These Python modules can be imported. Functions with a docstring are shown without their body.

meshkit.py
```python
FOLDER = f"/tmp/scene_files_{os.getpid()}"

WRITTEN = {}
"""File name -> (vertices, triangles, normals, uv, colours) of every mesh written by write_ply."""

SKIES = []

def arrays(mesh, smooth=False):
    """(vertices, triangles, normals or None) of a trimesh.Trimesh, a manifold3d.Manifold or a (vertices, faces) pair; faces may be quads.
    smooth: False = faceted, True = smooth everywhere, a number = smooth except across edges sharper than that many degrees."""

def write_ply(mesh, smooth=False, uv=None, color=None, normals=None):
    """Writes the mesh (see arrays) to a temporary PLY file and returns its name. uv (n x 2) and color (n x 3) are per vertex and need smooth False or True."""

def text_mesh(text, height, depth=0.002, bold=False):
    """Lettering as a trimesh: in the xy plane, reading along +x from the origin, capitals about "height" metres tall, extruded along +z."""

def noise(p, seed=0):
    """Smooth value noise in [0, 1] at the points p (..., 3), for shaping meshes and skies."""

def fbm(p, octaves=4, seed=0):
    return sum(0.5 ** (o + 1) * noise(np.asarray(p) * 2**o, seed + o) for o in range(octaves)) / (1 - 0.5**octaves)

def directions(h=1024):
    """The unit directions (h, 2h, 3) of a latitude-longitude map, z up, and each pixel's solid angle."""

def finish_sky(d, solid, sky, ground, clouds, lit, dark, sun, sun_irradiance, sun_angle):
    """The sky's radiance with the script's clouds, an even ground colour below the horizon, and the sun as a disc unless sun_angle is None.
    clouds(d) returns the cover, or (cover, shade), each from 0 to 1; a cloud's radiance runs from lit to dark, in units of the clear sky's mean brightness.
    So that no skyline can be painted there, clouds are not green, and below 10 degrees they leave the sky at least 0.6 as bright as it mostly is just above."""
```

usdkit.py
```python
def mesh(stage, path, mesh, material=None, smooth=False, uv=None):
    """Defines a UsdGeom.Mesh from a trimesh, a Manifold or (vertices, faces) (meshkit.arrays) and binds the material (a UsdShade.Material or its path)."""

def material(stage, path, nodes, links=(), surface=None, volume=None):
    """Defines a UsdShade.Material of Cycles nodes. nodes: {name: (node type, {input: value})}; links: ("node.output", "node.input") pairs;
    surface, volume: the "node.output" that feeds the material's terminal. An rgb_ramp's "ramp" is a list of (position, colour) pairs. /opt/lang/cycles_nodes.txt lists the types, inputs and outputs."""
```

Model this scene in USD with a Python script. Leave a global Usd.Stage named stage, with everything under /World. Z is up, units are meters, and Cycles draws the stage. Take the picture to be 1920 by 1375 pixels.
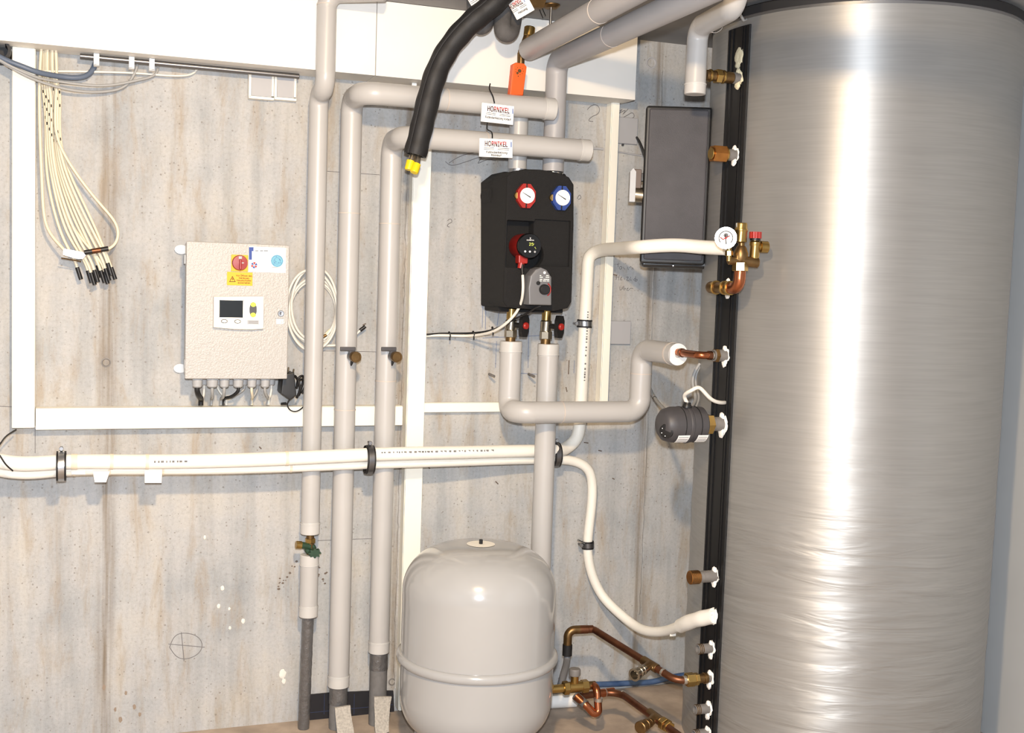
import math, random
import numpy as np, trimesh, manifold3d as m3, usdkit, meshkit
from shapely.geometry import Polygon
from pxr import Usd, UsdGeom, UsdLux, UsdShade, Gf, Sdf
stage = Usd.Stage.CreateInMemory()
UsdGeom.SetStageUpAxis(stage, UsdGeom.Tokens.z); UsdGeom.SetStageMetersPerUnit(stage, 1.0)
UsdGeom.Xform.Define(stage, '/World'); UsdGeom.Scope.Define(stage, '/World/Looks')
V = np.array
# ------------------------------------------------------------------ camera (pose solved from the vanishing points of the room)
W, H, FPX = 1920, 1375, 2170.0
_u, _s, _vt = np.linalg.svd(np.stack([v / np.linalg.norm(v) for v in (V([5890, -33, 2170.]), V([-798, 192, 2170.]), V([960, 28600, -2170.]))], 1))
ROT = _u @ _vt                       # world -> right, up, forward
EYE = V([0.0, -4.0, 1.59])
cam = UsdGeom.Camera.Define(stage, '/World/camera')
_m = np.eye(4); _m[0, :3], _m[1, :3], _m[2, :3], _m[3, :3] = ROT[0], ROT[1], -ROT[2], EYE
cam.AddTransformOp().Set(Gf.Matrix4d(_m.tolist()))
cam.CreateHorizontalApertureAttr(36.0); cam.CreateVerticalApertureAttr(36.0 * H / W)
cam.CreateFocalLengthAttr(36.0 * FPX / W); cam.CreateClippingRangeAttr(Gf.Vec2f(0.05, 60))
cam.CreateExposureAttr(0.1)
# ------------------------------------------------------------------ light: the camera's flash and the cellar's warm lamp
def lamp(path, pos, radius, intensity, color):
    l = UsdLux.SphereLight.Define(stage, path); l.AddTranslateOp().Set(Gf.Vec3d(*map(float, pos)))
    l.CreateRadiusAttr(radius); l.CreateIntensityAttr(intensity); l.CreateColorAttr(Gf.Vec3f(*color)); return l
lamp('/World/camera_flash', EYE + V([0.0, 0.0, 0.13]), 0.03, 10600.0, (0.93, 1.0, 1.10))
down = UsdLux.DiskLight.Define(stage, '/World/cellar_lamp')          # a round ceiling downlight just above the frame
down.AddTranslateOp().Set(Gf.Vec3d(0.33, -2.83, 2.46)); down.AddRotateXOp().Set(38.0); down.CreateRadiusAttr(0.07); down.CreateIntensityAttr(1450.0); down.CreateColorAttr(Gf.Vec3f(1.0, 0.71, 0.40))


# ------------------------------------------------------------------ measuring: a photo pixel and a distance from the wall give a point
def ray(px, py): return ROT.T @ V([(px - W / 2) / FPX, -(py - H / 2) / FPX, 1.0])
def P(px, py, off=0.0):
    d = ray(px, py); return EYE + d * ((-off - EYE[1]) / d[1])
def PZ(px, py, z):
    d = ray(px, py); return EYE + d * ((z - EYE[2]) / d[2])
def depth(p): return float(ROT[2] @ (V(p) - EYE))
def S(n, px, py, off=0.0): return n * depth(P(px, py, off)) / FPX     # n pixels there, in metres
def L(pts, off=None): return [P(*p) if len(p) == 3 else P(p[0], p[1], off) for p in pts]

# ------------------------------------------------------------------ things, parts, sub-parts
THINGS, GEN = [], {}
class Thing:
    def __init__(s, name, label, cat, group, kind): s.name, s.label, s.cat, s.group, s.kind, s.parts = name, label, cat, group, kind, []
    def part(s, name, mesh, mat, label=None, parent=None, smooth=38, kind=None):
        if isinstance(mesh, list):
            return [s.part(name, q, mat, label, parent, smooth, kind) for q in mesh][0]
        s.parts.append(dict(name=name, mesh=mesh, mat=mat, label=label, parent=parent, smooth=smooth, kind=kind)); return s.parts[-1]
def thing(name, label=None, cat=None, group=None, kind=None):
    t = Thing(name, label, cat, group, kind); THINGS.append(t); return t
def single(name, label, cat, mesh, mat, group=None, kind=None, smooth=38):
    t = thing(name, label, cat, group, kind); t.part(None, mesh, mat, smooth=smooth); return t
def free(parent, name):
    seen = GEN.setdefault(parent, {}); n = seen.get(name, 0); seen[name] = n + 1
    return f'{parent}/{name}' + (f'_{n:03d}' if n else '')
def tidy(m):
    if hasattr(m, 'to_mesh'):
        q = m.to_mesh(); return trimesh.Trimesh(q.vert_properties[:, :3], q.tri_verts, process=False)
    if isinstance(m, (list, tuple)): return trimesh.util.concatenate([tidy(x) for x in m])
    return m
def write_scene():
    for t in THINGS:
        for p in t.parts: p['mesh'] = tidy(p['mesh'])
        b = np.vstack([p['mesh'].bounds for p in t.parts]); lo, hi = b.min(0), b.max(0)
        base = V([(lo[0] + hi[0]) / 2, (lo[1] + hi[1]) / 2, lo[2]])
        if t.kind == 'structure': base = np.zeros(3)
        path = free('/World', t.name)
        lone = len(t.parts) == 1 and t.parts[0]['name'] is None
        if not lone: UsdGeom.Xform.Define(stage, path).AddTranslateOp().Set(Gf.Vec3d(*base.tolist()))
        for p in t.parts:
            at = path if lone or p['name'] is None else free(p['parent']['path'] if p['parent'] else path, p['name'])
            p['path'] = at; m = p['mesh'].copy(); m.apply_translation(-base)
            g = usdkit.mesh(stage, at, m, p['mat'], smooth=p['smooth'])
            if lone: UsdGeom.Xformable(g).AddTranslateOp().Set(Gf.Vec3d(*base.tolist()))
            if not lone:
                for k in ('label', 'kind'):
                    if p[k]: g.GetPrim().SetCustomDataByKey(k, p[k])
        pr = stage.GetPrimAtPath(path)
        for k, v in (('label', t.label), ('category', t.cat), ('group', t.group), ('kind', t.kind)):
            if v: pr.SetCustomDataByKey(k, v)

# ------------------------------------------------------------------ shapes
def unit(v): v = V(v, float); return v / np.linalg.norm(v)
def rounded(pts, r, n=7):
    """A polyline whose corners are replaced by arcs of radius r (one number or one per corner)."""
    pts = [V(p, float) for p in pts]; out = [pts[0]]
    rs = [r] * len(pts) if np.ndim(r) == 0 else [0] + list(r) + [0]
    for i in range(1, len(pts) - 1):
        a, b, c = pts[i - 1], pts[i], pts[i + 1]; d1, d2 = unit(a - b), unit(c - b)
        th = math.acos(np.clip(d1 @ d2, -1, 1))
        if th > 3.1 or rs[i] <= 0: out.append(b); continue
        room = min(np.linalg.norm(a - b) * (0.98 if i == 1 else 0.49), np.linalg.norm(c - b) * (0.98 if i == len(pts) - 2 else 0.49))
        t = min(rs[i] / math.tan(th / 2), room); w = math.sin(th / 2)
        for k in np.linspace(0, 1, n):
            q = [(1 - k) ** 2, 2 * k * (1 - k) * w, k * k]
            out.append((q[0] * (b + d1 * t) + q[1] * b + q[2] * (b + d2 * t)) / sum(q))
    out.append(pts[-1]); return V(out)
def spline(pts, n=10):
    from scipy.interpolate import CubicSpline
    pts = V([V(p, float) for p in pts]); s = np.r_[0, np.cumsum(np.linalg.norm(np.diff(pts, axis=0), axis=1) ** 0.5 + 1e-9)]
    return CubicSpline(s, pts, bc_type='natural')(np.linspace(0, s[-1], n * (len(pts) - 1) + 1))
def tube(pts, r, n=20, hole=None):
    """A tube along pts, radius r (one number or one per point), flat ends; hole: bore radius seen at both ends."""
    pts = V([V(p, float) for p in pts]); keep = np.r_[True, np.linalg.norm(np.diff(pts, axis=0), axis=1) > 1e-6]
    r = np.full(len(pts), r, float) if np.ndim(r) == 0 else V(r, float)
    pts, r = pts[keep], r[keep]; m = len(pts)
    seg = np.diff(pts, axis=0); seg /= np.linalg.norm(seg, axis=1)[:, None]
    tan = np.vstack([seg[:1], seg[:-1] + seg[1:], seg[-1:]]); tan /= np.linalg.norm(tan, axis=1)[:, None]
    u = np.cross(tan[0], [0, 0, 1.0]); u = np.cross(tan[0], [1.0, 0, 0]) if np.linalg.norm(u) < 1e-3 else u; u = unit(u)
    an = np.linspace(0, 2 * np.pi, n, endpoint=False); rings = []
    for i in range(m):
        u = unit(u - tan[i] * (u @ tan[i])); w = np.cross(tan[i], u); k = 1.0
        if 0 < i < m - 1: k = 1 / max(0.6, math.sqrt((1 + seg[i - 1] @ seg[i]) / 2))
        rings.append((pts[i], u, w, r[i]))
    v, f = [], []
    def ring(i, rr, shift=0.0): v.extend([rings[i][0] + tan[i] * shift + rr * (math.cos(a) * rings[i][1] + math.sin(a) * rings[i][2]) for a in an]); return len(v) - n
    def join(a, b):
        for k in range(n):
            k2 = (k + 1) % n; f.append((a + k, a + k2, b + k2)); f.append((a + k, b + k2, b + k))
    ids = [ring(i, r[i]) for i in range(m)]
    for a, b in zip(ids, ids[1:]): join(a, b)
    for i, sgn in ((0, 1), (m - 1, -1)):
        base = ring(i, r[i])
        if hole:
            e = ring(i, hole); e2 = ring(i, hole); g = ring(i, hole, sgn * hole * 1.5); c0 = g; a_, b_ = (e, base), (g, e2)
            for x, y in (a_, b_): join(x, y) if sgn > 0 else join(y, x)
            base = ring(i, hole, sgn * hole * 1.5); v.append(rings[i][0] + tan[i] * sgn * hole * 1.5)
        else: v.append(rings[i][0])
        c = len(v) - 1
        for k in range(n):
            k2 = (k + 1) % n; f.append((c, base + k2, base + k) if sgn > 0 else (c, base + k, base + k2))
    return trimesh.Trimesh(V(v), V(f), process=False)
def lathe(prof, o, axis, n=32, caps=True):
    """Profile [(along, radius), ...] turned about the axis through o."""
    axis = unit(axis); t = V([1.0, 0, 0]) if abs(axis[0]) < 0.8 else V([0, 0, 1.0])
    u = unit(np.cross(axis, t)); w = np.cross(axis, u); an = np.linspace(0, 2 * np.pi, n, endpoint=False)
    v, f = [], []
    for h, r in prof: v.extend([V(o) + axis * h + max(r, 1e-5) * (math.cos(a) * u + math.sin(a) * w) for a in an])
    for i in range(len(prof) - 1):
        for k in range(n):
            k2 = (k + 1) % n; a, b = i * n, (i + 1) * n
            f.append((a + k, a + k2, b + k2)); f.append((a + k, b + k2, b + k))
    for i, flip in ((0, True), (len(prof) - 1, False)):
        if caps and prof[i][1] > 1e-4:
            c = len(v); v.append(V(o) + axis * prof[i][0])
            for k in range(n):
                k2 = (k + 1) % n; f.append((c, i * n + k2, i * n + k) if flip else (c, i * n + k, i * n + k2))
    return trimesh.Trimesh(V(v), V(f), process=False)
def cyl(a, b, r, n=24, bev=0.0, r2=None):
    a, b = V(a, float), V(b, float); h = np.linalg.norm(b - a); r2 = r if r2 is None else r2
    prof = [(0, r - bev), (bev, r), (h - bev, r2), (h, r2 - bev)] if bev else [(0, r), (h, r2)]
    return lathe(prof, a, b - a, n)
def hexa(a, b, r): return cyl(a, b, r, 6, min(0.0015, r * 0.1))
def band(c, axis, r, w, t=0.0015, n=28):
    """A ring of width w and wall t around radius r, centred at c."""
    return lathe([(-w / 2, r), (-w / 2, r + t), (w / 2, r + t), (w / 2, r), (-w / 2, r)], c, axis, n, False)
def rbox(lo, hi, r=0.003):
    lo, hi = np.minimum(lo, hi), np.maximum(lo, hi); r = min(r, (hi - lo).min() * 0.49)
    v = []
    for c in np.ndindex(2, 2, 2):
        q = np.where(V(c) == 0, lo + r, hi - r); s = np.where(V(c) == 0, -1, 1)
        for d in ((1, 0, 0), (0, 1, 0), (0, 0, 1), (.7, .7, 0), (.7, 0, .7), (0, .7, .7), (.577, .577, .577)): v.append(q + r * s * V(d))
    return trimesh.convex.convex_hull(V(v))
def bpx(x0, y0, x1, y1, off0, off1, r=0.003):
    """A box parallel to the wall whose front face covers the photo rectangle; off0 back, off1 front distance from the wall."""
    cx, cy = (x0 + x1) / 2, (y0 + y1) / 2
    return rbox(V([P(x0, cy, off1)[0], -off1, P(cx, y1, off1)[2]]), V([P(x1, cy, off1)[0], -off0, P(cx, y0, off1)[2]]), r)
def xz(pts, off): return [(P(x, y, off)[0], P(x, y, off)[2]) for x, y in pts]
def slab(poly, off0, off1, bev=0.0):
    """Polygon in wall coordinates (x, z) standing out from off0 to off1 with a chamfered front edge (convex outlines when bev > 0)."""
    poly = poly if isinstance(poly, Polygon) else Polygon(poly)
    if bev:
        a, b = V(poly.exterior.coords), V(poly.buffer(-bev).exterior.coords)
        pts = [(x, -off0, z) for x, z in a] + [(x, -(off1 - bev), z) for x, z in a] + [(x, -(off1 - bev * .3), z) for x, z in V(poly.buffer(-bev * .3).exterior.coords)] + [(x, -off1, z) for x, z in b]
        return trimesh.convex.convex_hull(V(pts))
    m = trimesh.creation.extrude_polygon(poly, off1 - off0, engine='earcut')
    v = m.vertices.copy(); m.vertices = np.stack([v[:, 0], -(off0 + v[:, 2]), v[:, 1]], 1); return m
def frame(mesh, o, u, v):
    """Moves a mesh built in the xy plane to origin o with x along u and y along v."""
    u, v = unit(u), unit(v); n = unit(np.cross(u, v)); v = np.cross(n, u)
    m = mesh.copy(); m.vertices = V(o) + m.vertices[:, :1] * u + m.vertices[:, 1:2] * v + m.vertices[:, 2:3] * n; return m
def text(s, h, o, u=(1, 0, 0), v=(0, 0, 1), depth=0.0006, bold=False, center=False):
    m = meshkit.text_mesh(s, h, depth, bold)
    if center: m.apply_translation([-(m.bounds[0][0] + m.bounds[1][0]) / 2, 0, 0])
    return frame(m, o, u, v)
def mf(m):
    m = tidy(m).copy(); m.merge_vertices(); return m3.Manifold(m3.Mesh(V(m.vertices, np.float32), V(m.faces, np.uint32)))
def U(*ms):
    ms = [mf(m) for m in ms]; a = ms[0]
    for b in ms[1:]: a = a + b
    return a
def disc(c, n_, r, t=0.001, n=28): return cyl(c, V(c) + unit(n_) * t, r, n)
def bend(c, r, a0, a1, axis_u, axis_v, n=12): return [V(c) + r * (math.cos(t) * V(axis_u) + math.sin(t) * V(axis_v)) for t in np.linspace(a0, a1, n)]
rng = random.Random(7)

# ------------------------------------------------------------------ materials
def lin(c): c = V(c, float) / 255; return np.where(c < .04045, c / 12.92, ((c + .055) / 1.055) ** 2.4)
MATS = {}
def mat(name, rgb, rough=0.5, metal=0.0, spec=0.5, var=0.0, scale=30.0, bump=0.0, bscale=200.0, stretch=(1, 1, 1), coat=0.0, emit=0.0, dist=0.002):
    c = lin(rgb); nodes = {'p': ('principled_bsdf', dict(base_color=c, roughness=rough, metallic=metal, specular_ior_level=spec, coat_weight=coat))}; links = []
    if emit: nodes['p'][1].update(emission_color=c, emission_strength=emit)
    if var or bump:
        nodes['g'] = ('geometry', {}); nodes['m'] = ('mapping', dict(scale=stretch)); links.append(('g.position', 'm.vector'))
    if var:
        nodes['n'] = ('noise_texture', dict(scale=scale, detail=4)); nodes['r'] = ('rgb_ramp', dict(ramp=[(0.25, c * (1 - var)), (0.75, np.minimum(c * (1 + var), 1))]))
        links += [('m.vector', 'n.vector'), ('n.fac', 'r.fac'), ('r.color', 'p.base_color')]
    if bump:
        nodes['nb'] = ('noise_texture', dict(scale=bscale, detail=3)); nodes['b'] = ('bump', dict(strength=bump, distance=dist))
        links += [('m.vector', 'nb.vector'), ('nb.fac', 'b.height'), ('b.normal', 'p.normal')]
    MATS[name] = usdkit.material(stage, f'/World/Looks/{name}', nodes, links, surface='p.BSDF'); return MATS[name]
mat('duct_paint', (236, 233, 226), .55, var=.03, scale=4)
mat('trunk_plastic', (246, 242, 228), .4)
mat('jacket', (184, 182, 179), .36, var=.03, scale=9)
mat('jacket_dark', (170, 168, 168), .45, var=.03, scale=9)
mat('collar', (196, 194, 190), .4)
mat('seam_tape', (196, 186, 176), .5)
mat('grey_foam', (112, 110, 108), .8, var=.12, scale=60, bump=.3, bscale=300)
mat('foil_wrap', (116, 115, 115), .3, .5, var=.15, scale=40, bump=.8, bscale=70, dist=.004)
mat('dark_foam', (88, 86, 85), .85, var=.12, scale=50, bump=.4, bscale=250)
mat('white_foam', (240, 238, 232), .9)
mat('cream_foam', (222, 212, 180), .95, bump=.5, bscale=120)
mat('black_foam', (19, 18, 18), .9, var=.25, scale=300, bump=.5, bscale=500)
mat('black_rubber', (22, 21, 22), .6, var=.2, scale=20, bump=.4, bscale=60)
mat('black_gloss', (16, 16, 17), .25)
mat('black_plastic', (20, 20, 21), .45)
mat('grey_plastic', (110, 110, 112), .45)
mat('charcoal', (66, 64, 66), .5, var=.06, scale=40)
mat('lid_grey', (68, 66, 69), .62, var=.16, scale=14, bump=.2, bscale=300)
mat('light_grey', (170, 171, 172), .4)
mat('plate_grey', (172, 172, 174), .5)
mat('enamel', (178, 175, 170), .35, var=.02, scale=60, bump=.35, bscale=190, dist=.006)
mat('cream_plastic', (236, 231, 218), .4)
mat('paper', (240, 239, 235), .7)
mat('red_plastic', (158, 38, 32), .35)
mat('switch_red', (150, 28, 22), .4)
mat('blue_plastic', (42, 66, 134), .4)
mat('yellow_plastic', (232, 200, 20), .4)
mat('label_yellow', (236, 178, 40), .6)
mat('orange_plastic', (236, 92, 28), .45)
mat('ink_black', (30, 28, 30), .7)
mat('ink_dark', (62, 22, 28), .6)
mat('ink_brown', (120, 70, 16), .7)
mat('ink_red', (176, 40, 40), .6)
mat('ink_grey', (120, 118, 116), .7)
mat('ink_blue', (50, 76, 150), .6)
mat('ink_cyan', (112, 176, 198), .6)
mat('brass', (172, 142, 84), .3, .95, var=.12, scale=30)
mat('bronze', (124, 98, 64), .4, .9, var=.2, scale=45)
mat('nickel', (168, 158, 140), .25, .95)
mat('copper', (122, 80, 58), .42, .92, var=.25, scale=26)
mat('copper_bright', (172, 104, 70), .28, .95)
mat('gilt', (178, 122, 66), .32, .95, var=.15, scale=40)
mat('solder', (205, 200, 192), .3, .9)
mat('steel', (185, 187, 190), .25, .95)
mat('steel_dark', (120, 120, 122), .35, .9)
mat('dull_brown', (104, 90, 82), .6)
mat('grid_blue', (44, 54, 84), .6)
mat('plaster', (232, 228, 218), .9)
mat('stain', (150, 134, 118), .9)
mat('spall', (112, 100, 90), .9)
mat('pump_red', (124, 26, 22), .4)
mat('iron_grey', (126, 122, 118), .6, .2, var=.1, scale=40)
mat('green_paint', (38, 66, 46), .45, var=.15, scale=60)
mat('hose_white', (243, 239, 228), .5, var=.02, scale=12, bump=.25, bscale=45, dist=.003)
mat('tape_cream', (240, 236, 226), .75)
mat('tape_tan', (234, 220, 196), .6)
mat('cable_cream', (226, 214, 188), .45)
mat('cable_white', (226, 222, 212), .45)
mat('cable_grey', (160, 160, 158), .5)
mat('cable_slate', (92, 104, 122), .45)
mat('cable_blue', (66, 90, 126), .6, var=.15, scale=50)
mat('felt', (176, 170, 160), .95, var=.25, scale=140, bump=.8, bscale=260)
mat('membrane', (30, 28, 32), .6, var=.1, scale=40, bump=.5, bscale=30)
mat('graphite', (122, 120, 120), .8)
mat('pencil_blue', (128, 138, 160), .8)
mat('screen_glass', (34, 38, 40), .12)
mat('screen_digit', (210, 224, 90), .4, emit=.6)
mat('lime', (206, 224, 60), .4)
mat('tank_cap', (34, 34, 36), .6)
mat('rail_plastic', (20, 20, 21), .42)
mat('vessel_paint', (166, 166, 165), .16, var=.02, scale=8, coat=.3)
mat('ceiling_concrete', (150, 148, 146), .9, var=.1, scale=5, bump=.3, bscale=60)
mat('floor_concrete', (172, 156, 140), .85, var=.3, scale=9, bump=.4, bscale=90)
mat('room_wall', (150, 152, 156), .9)
mat('side_wall', (178, 179, 178), .9, var=.04, scale=3)

def concrete():
    """Fair-faced concrete: warm and cool mottling, vertical run marks, blowholes, stained formwork joints."""
    seams = [P(203, 450)[0], P(757, 700)[0], P(1218, 600)[0]]
    n = {'g': ('geometry', {}), 'x': ('separate_xyz', {}),
         'ms': ('mapping', dict(scale=(9, 1, .7))), 'ns': ('noise_texture', dict(scale=1.6, detail=5, roughness=.6)),
         'rs': ('rgb_ramp', dict(ramp=[(.3, lin((190, 192, 192))), (.5, lin((210, 211, 211))), (.72, lin((220, 220, 217)))])),
         'nl': ('noise_texture', dict(scale=3.2, detail=6, roughness=.62)),
         'rl': ('rgb_ramp', dict(ramp=[(.3, lin((186, 190, 193))), (.5, lin((214, 213, 212))), (.72, lin((226, 219, 208)))])),
         'm1': ('mix', dict(mix_type='multiply', fac=.85)),
         'nf': ('noise_texture', dict(scale=95, detail=4, roughness=.7)), 'rf': ('rgb_ramp', dict(ramp=[(.26, (.62, .6, .57)), (.42, (.93, .925, .92)), (.6, (1.02, 1.02, 1.02)), (.75, (1.07, 1.07, 1.07))])),
         'm2': ('mix', dict(mix_type='multiply', fac=.8)),
         'nv': ('noise_texture', dict(scale=60, detail=3)), 'sv': ('vector_math', dict(math_type='multiply', vector2=(.022, .022, .022))), 'av': ('vector_math', dict(math_type='add')),
         'v': ('voronoi_texture', dict(scale=12, randomness=1)), 'vc': ('separate_color', {}), 'th': ('math', dict(math_type='multiply', value2=.17)),
         'ls': ('math', dict(math_type='less_than')), 'big': ('math', dict(math_type='greater_than', value2=.35)), 'pit': ('math', dict(math_type='multiply')),
         'm3': ('mix', dict(mix_type='mix', color2=lin((104, 100, 94)))), 'pf': ('math', dict(math_type='multiply', value2=.7)),
         'b': ('bump', dict(strength=.35, distance=.004)), 'p': ('principled_bsdf', dict(roughness=.88, specular_ior_level=.25))}
    k = [('g.position', 'x.vector'), ('g.position', 'ms.vector'), ('ms.vector', 'ns.vector'), ('ns.fac', 'rs.fac'), ('g.position', 'nl.vector'), ('nl.fac', 'rl.fac'),
         ('rs.color', 'm1.color1'), ('rl.color', 'm1.color2'), ('g.position', 'nf.vector'), ('nf.fac', 'rf.fac'), ('m1.color', 'm2.color1'), ('rf.color', 'm2.color2'),
         ('g.position', 'nv.vector'), ('nv.color', 'sv.vector1'), ('g.position', 'av.vector1'), ('sv.vector', 'av.vector2'), ('av.vector', 'v.vector'), ('v.color', 'vc.color'), ('vc.r', 'th.value1'), ('v.distance', 'ls.value1'), ('th.value', 'ls.value2'), ('vc.g', 'big.value1'),
         ('ls.value', 'pit.value1'), ('big.value', 'pit.value2'), ('pit.value', 'pf.value1'), ('pf.value', 'm3.fac'), ('m2.color', 'm3.color1')]
    n.update({'mb': ('mapping', dict(scale=(10, 1, 2.0), location=(3.1, 0, 7.7))), 'nb': ('noise_texture', dict(scale=1.25, detail=6, roughness=.7, distortion=.35)),
              'rb': ('map_range', dict(range_type='smoothstep', from_min=.47, from_max=.72, to_min=0, to_max=.62, clamp=True)), 'm4': ('mix', dict(mix_type='mix', color2=lin((158, 140, 114)))),
              'nw': ('noise_texture', dict(scale=26, detail=3, roughness=.55)), 'rw': ('map_range', dict(range_type='smoothstep', from_min=.7, from_max=.8, to_min=0, to_max=.5, clamp=True)), 'm5': ('mix', dict(mix_type='mix', color2=lin((222, 218, 211)))),
              'v2': ('voronoi_texture', dict(scale=70, randomness=1)), 'c2': ('separate_color', {}), 't2': ('math', dict(math_type='multiply', value2=.24)), 'l2': ('math', dict(math_type='less_than')), 'g2': ('math', dict(math_type='greater_than', value2=.84)),
              'sk': ('math', dict(math_type='multiply')), 'sf': ('math', dict(math_type='multiply', value2=.5)), 'm6': ('mix', dict(mix_type='mix', color2=lin((120, 112, 102))))})
    k += [('g.position', 'mb.vector'), ('mb.vector', 'nb.vector'), ('nb.fac', 'rb.value'), ('rb.result', 'm4.fac'), ('m3.color', 'm4.color1'), ('g.position', 'nw.vector'), ('nw.fac', 'rw.value'), ('rw.result', 'm5.fac'), ('m4.color', 'm5.color1'),
          ('g.position', 'v2.vector'), ('v2.color', 'c2.color'), ('c2.r', 't2.value1'), ('v2.distance', 'l2.value1'), ('t2.value', 'l2.value2'), ('c2.g', 'g2.value1'), ('l2.value', 'sk.value1'), ('g2.value', 'sk.value2'), ('sk.value', 'sf.value1'), ('sf.value', 'm6.fac'), ('m5.color', 'm6.color1')]
    last = 'm6.color'
    for i, sx in enumerate(seams):
        n.update({f'd{i}': ('math', dict(math_type='subtract', value2=float(sx))), f'a{i}': ('math', dict(math_type='absolute')),
                  f'r{i}': ('map_range', dict(range_type='smoothstep', from_min=.045, from_max=.004, to_min=0, to_max=1)),
                  f's{i}': ('math', dict(math_type='multiply')), f'k{i}': ('mix', dict(mix_type='mix', color2=lin((118, 102, 80))))})
        k += [('x.x', f'd{i}.value1'), (f'd{i}.value', f'a{i}.value1'), (f'a{i}.value', f'r{i}.value'), (f'r{i}.result', f's{i}.value1'), ('st.value', f's{i}.value2'),
              (f's{i}.value', f'k{i}.fac'), (last, f'k{i}.color1')]; last = f'k{i}.color'
    n['mt'] = ('mapping', dict(scale=(34, 1, 1.4))); n['nt'] = ('noise_texture', dict(scale=1.5, detail=4)); n['st'] = ('map_range', dict(from_min=.35, from_max=.75, to_min=0, to_max=.9, clamp=True))
    k += [('g.position', 'mt.vector'), ('mt.vector', 'nt.vector'), ('nt.fac', 'st.value'), (last, 'p.base_color'), ('nf.fac', 'b.height'), ('b.normal', 'p.normal')]
    for q in ('st',): n[q] = ('map_range', dict(from_min=.35, from_max=.75, to_min=0, to_max=.9, clamp=True))
    k = [(a.replace('st.value', 'st.result') if a == 'st.value' else a, b) for a, b in k]
    MATS['wall_concrete'] = usdkit.material(stage, '/World/Looks/wall_concrete', n, k, surface='p.BSDF')
concrete()
def tank_foil():
    """Silver foil-backed jacket: soft metallic, brushed around the tank, with slack creases across its lower half."""
    n = {'g': ('geometry', {}), 'm': ('mapping', dict(scale=(1.3, 1.3, 9))), 'w': ('noise_texture', dict(scale=2.2, detail=3, distortion=.6)),
         'x': ('separate_xyz', {}), 'z': ('map_range', dict(range_type='smoothstep', from_min=1.25, from_max=.7, to_min=.03, to_max=1)), 'mul': ('math', dict(math_type='multiply')),
         'mf': ('mapping', dict(scale=(5, 5, 120))), 'nf': ('noise_texture', dict(scale=1, detail=3)), 'rf': ('rgb_ramp', dict(ramp=[(.3, lin((164, 163, 160))), (.7, lin((172, 171, 168)))])),
         'b': ('bump', dict(strength=.5, distance=.02)), 't': ('tangent', dict(direction_type='radial', axis='z')),
         'p': ('principled_bsdf', dict(coat_weight=.22, coat_roughness=.5, metallic=.62, roughness=.49, anisotropic=.76, anisotropic_rotation=0.25))}
    k = [('g.position', 'm.vector'), ('m.vector', 'w.vector'), ('g.position', 'x.vector'), ('x.z', 'z.value'), ('w.fac', 'mul.value1'), ('z.result', 'mul.value2'), ('mul.value', 'b.height'),
         ('b.normal', 'p.normal'), ('g.position', 'mf.vector'), ('mf.vector', 'nf.vector'), ('nf.fac', 'rf.fac'), ('rf.color', 'p.base_color'), ('t.tangent', 'p.tangent')]
    MATS['tank_foil'] = usdkit.material(stage, '/World/Looks/tank_foil', n, k, surface='p.BSDF')
tank_foil()
K = MATS
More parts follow.
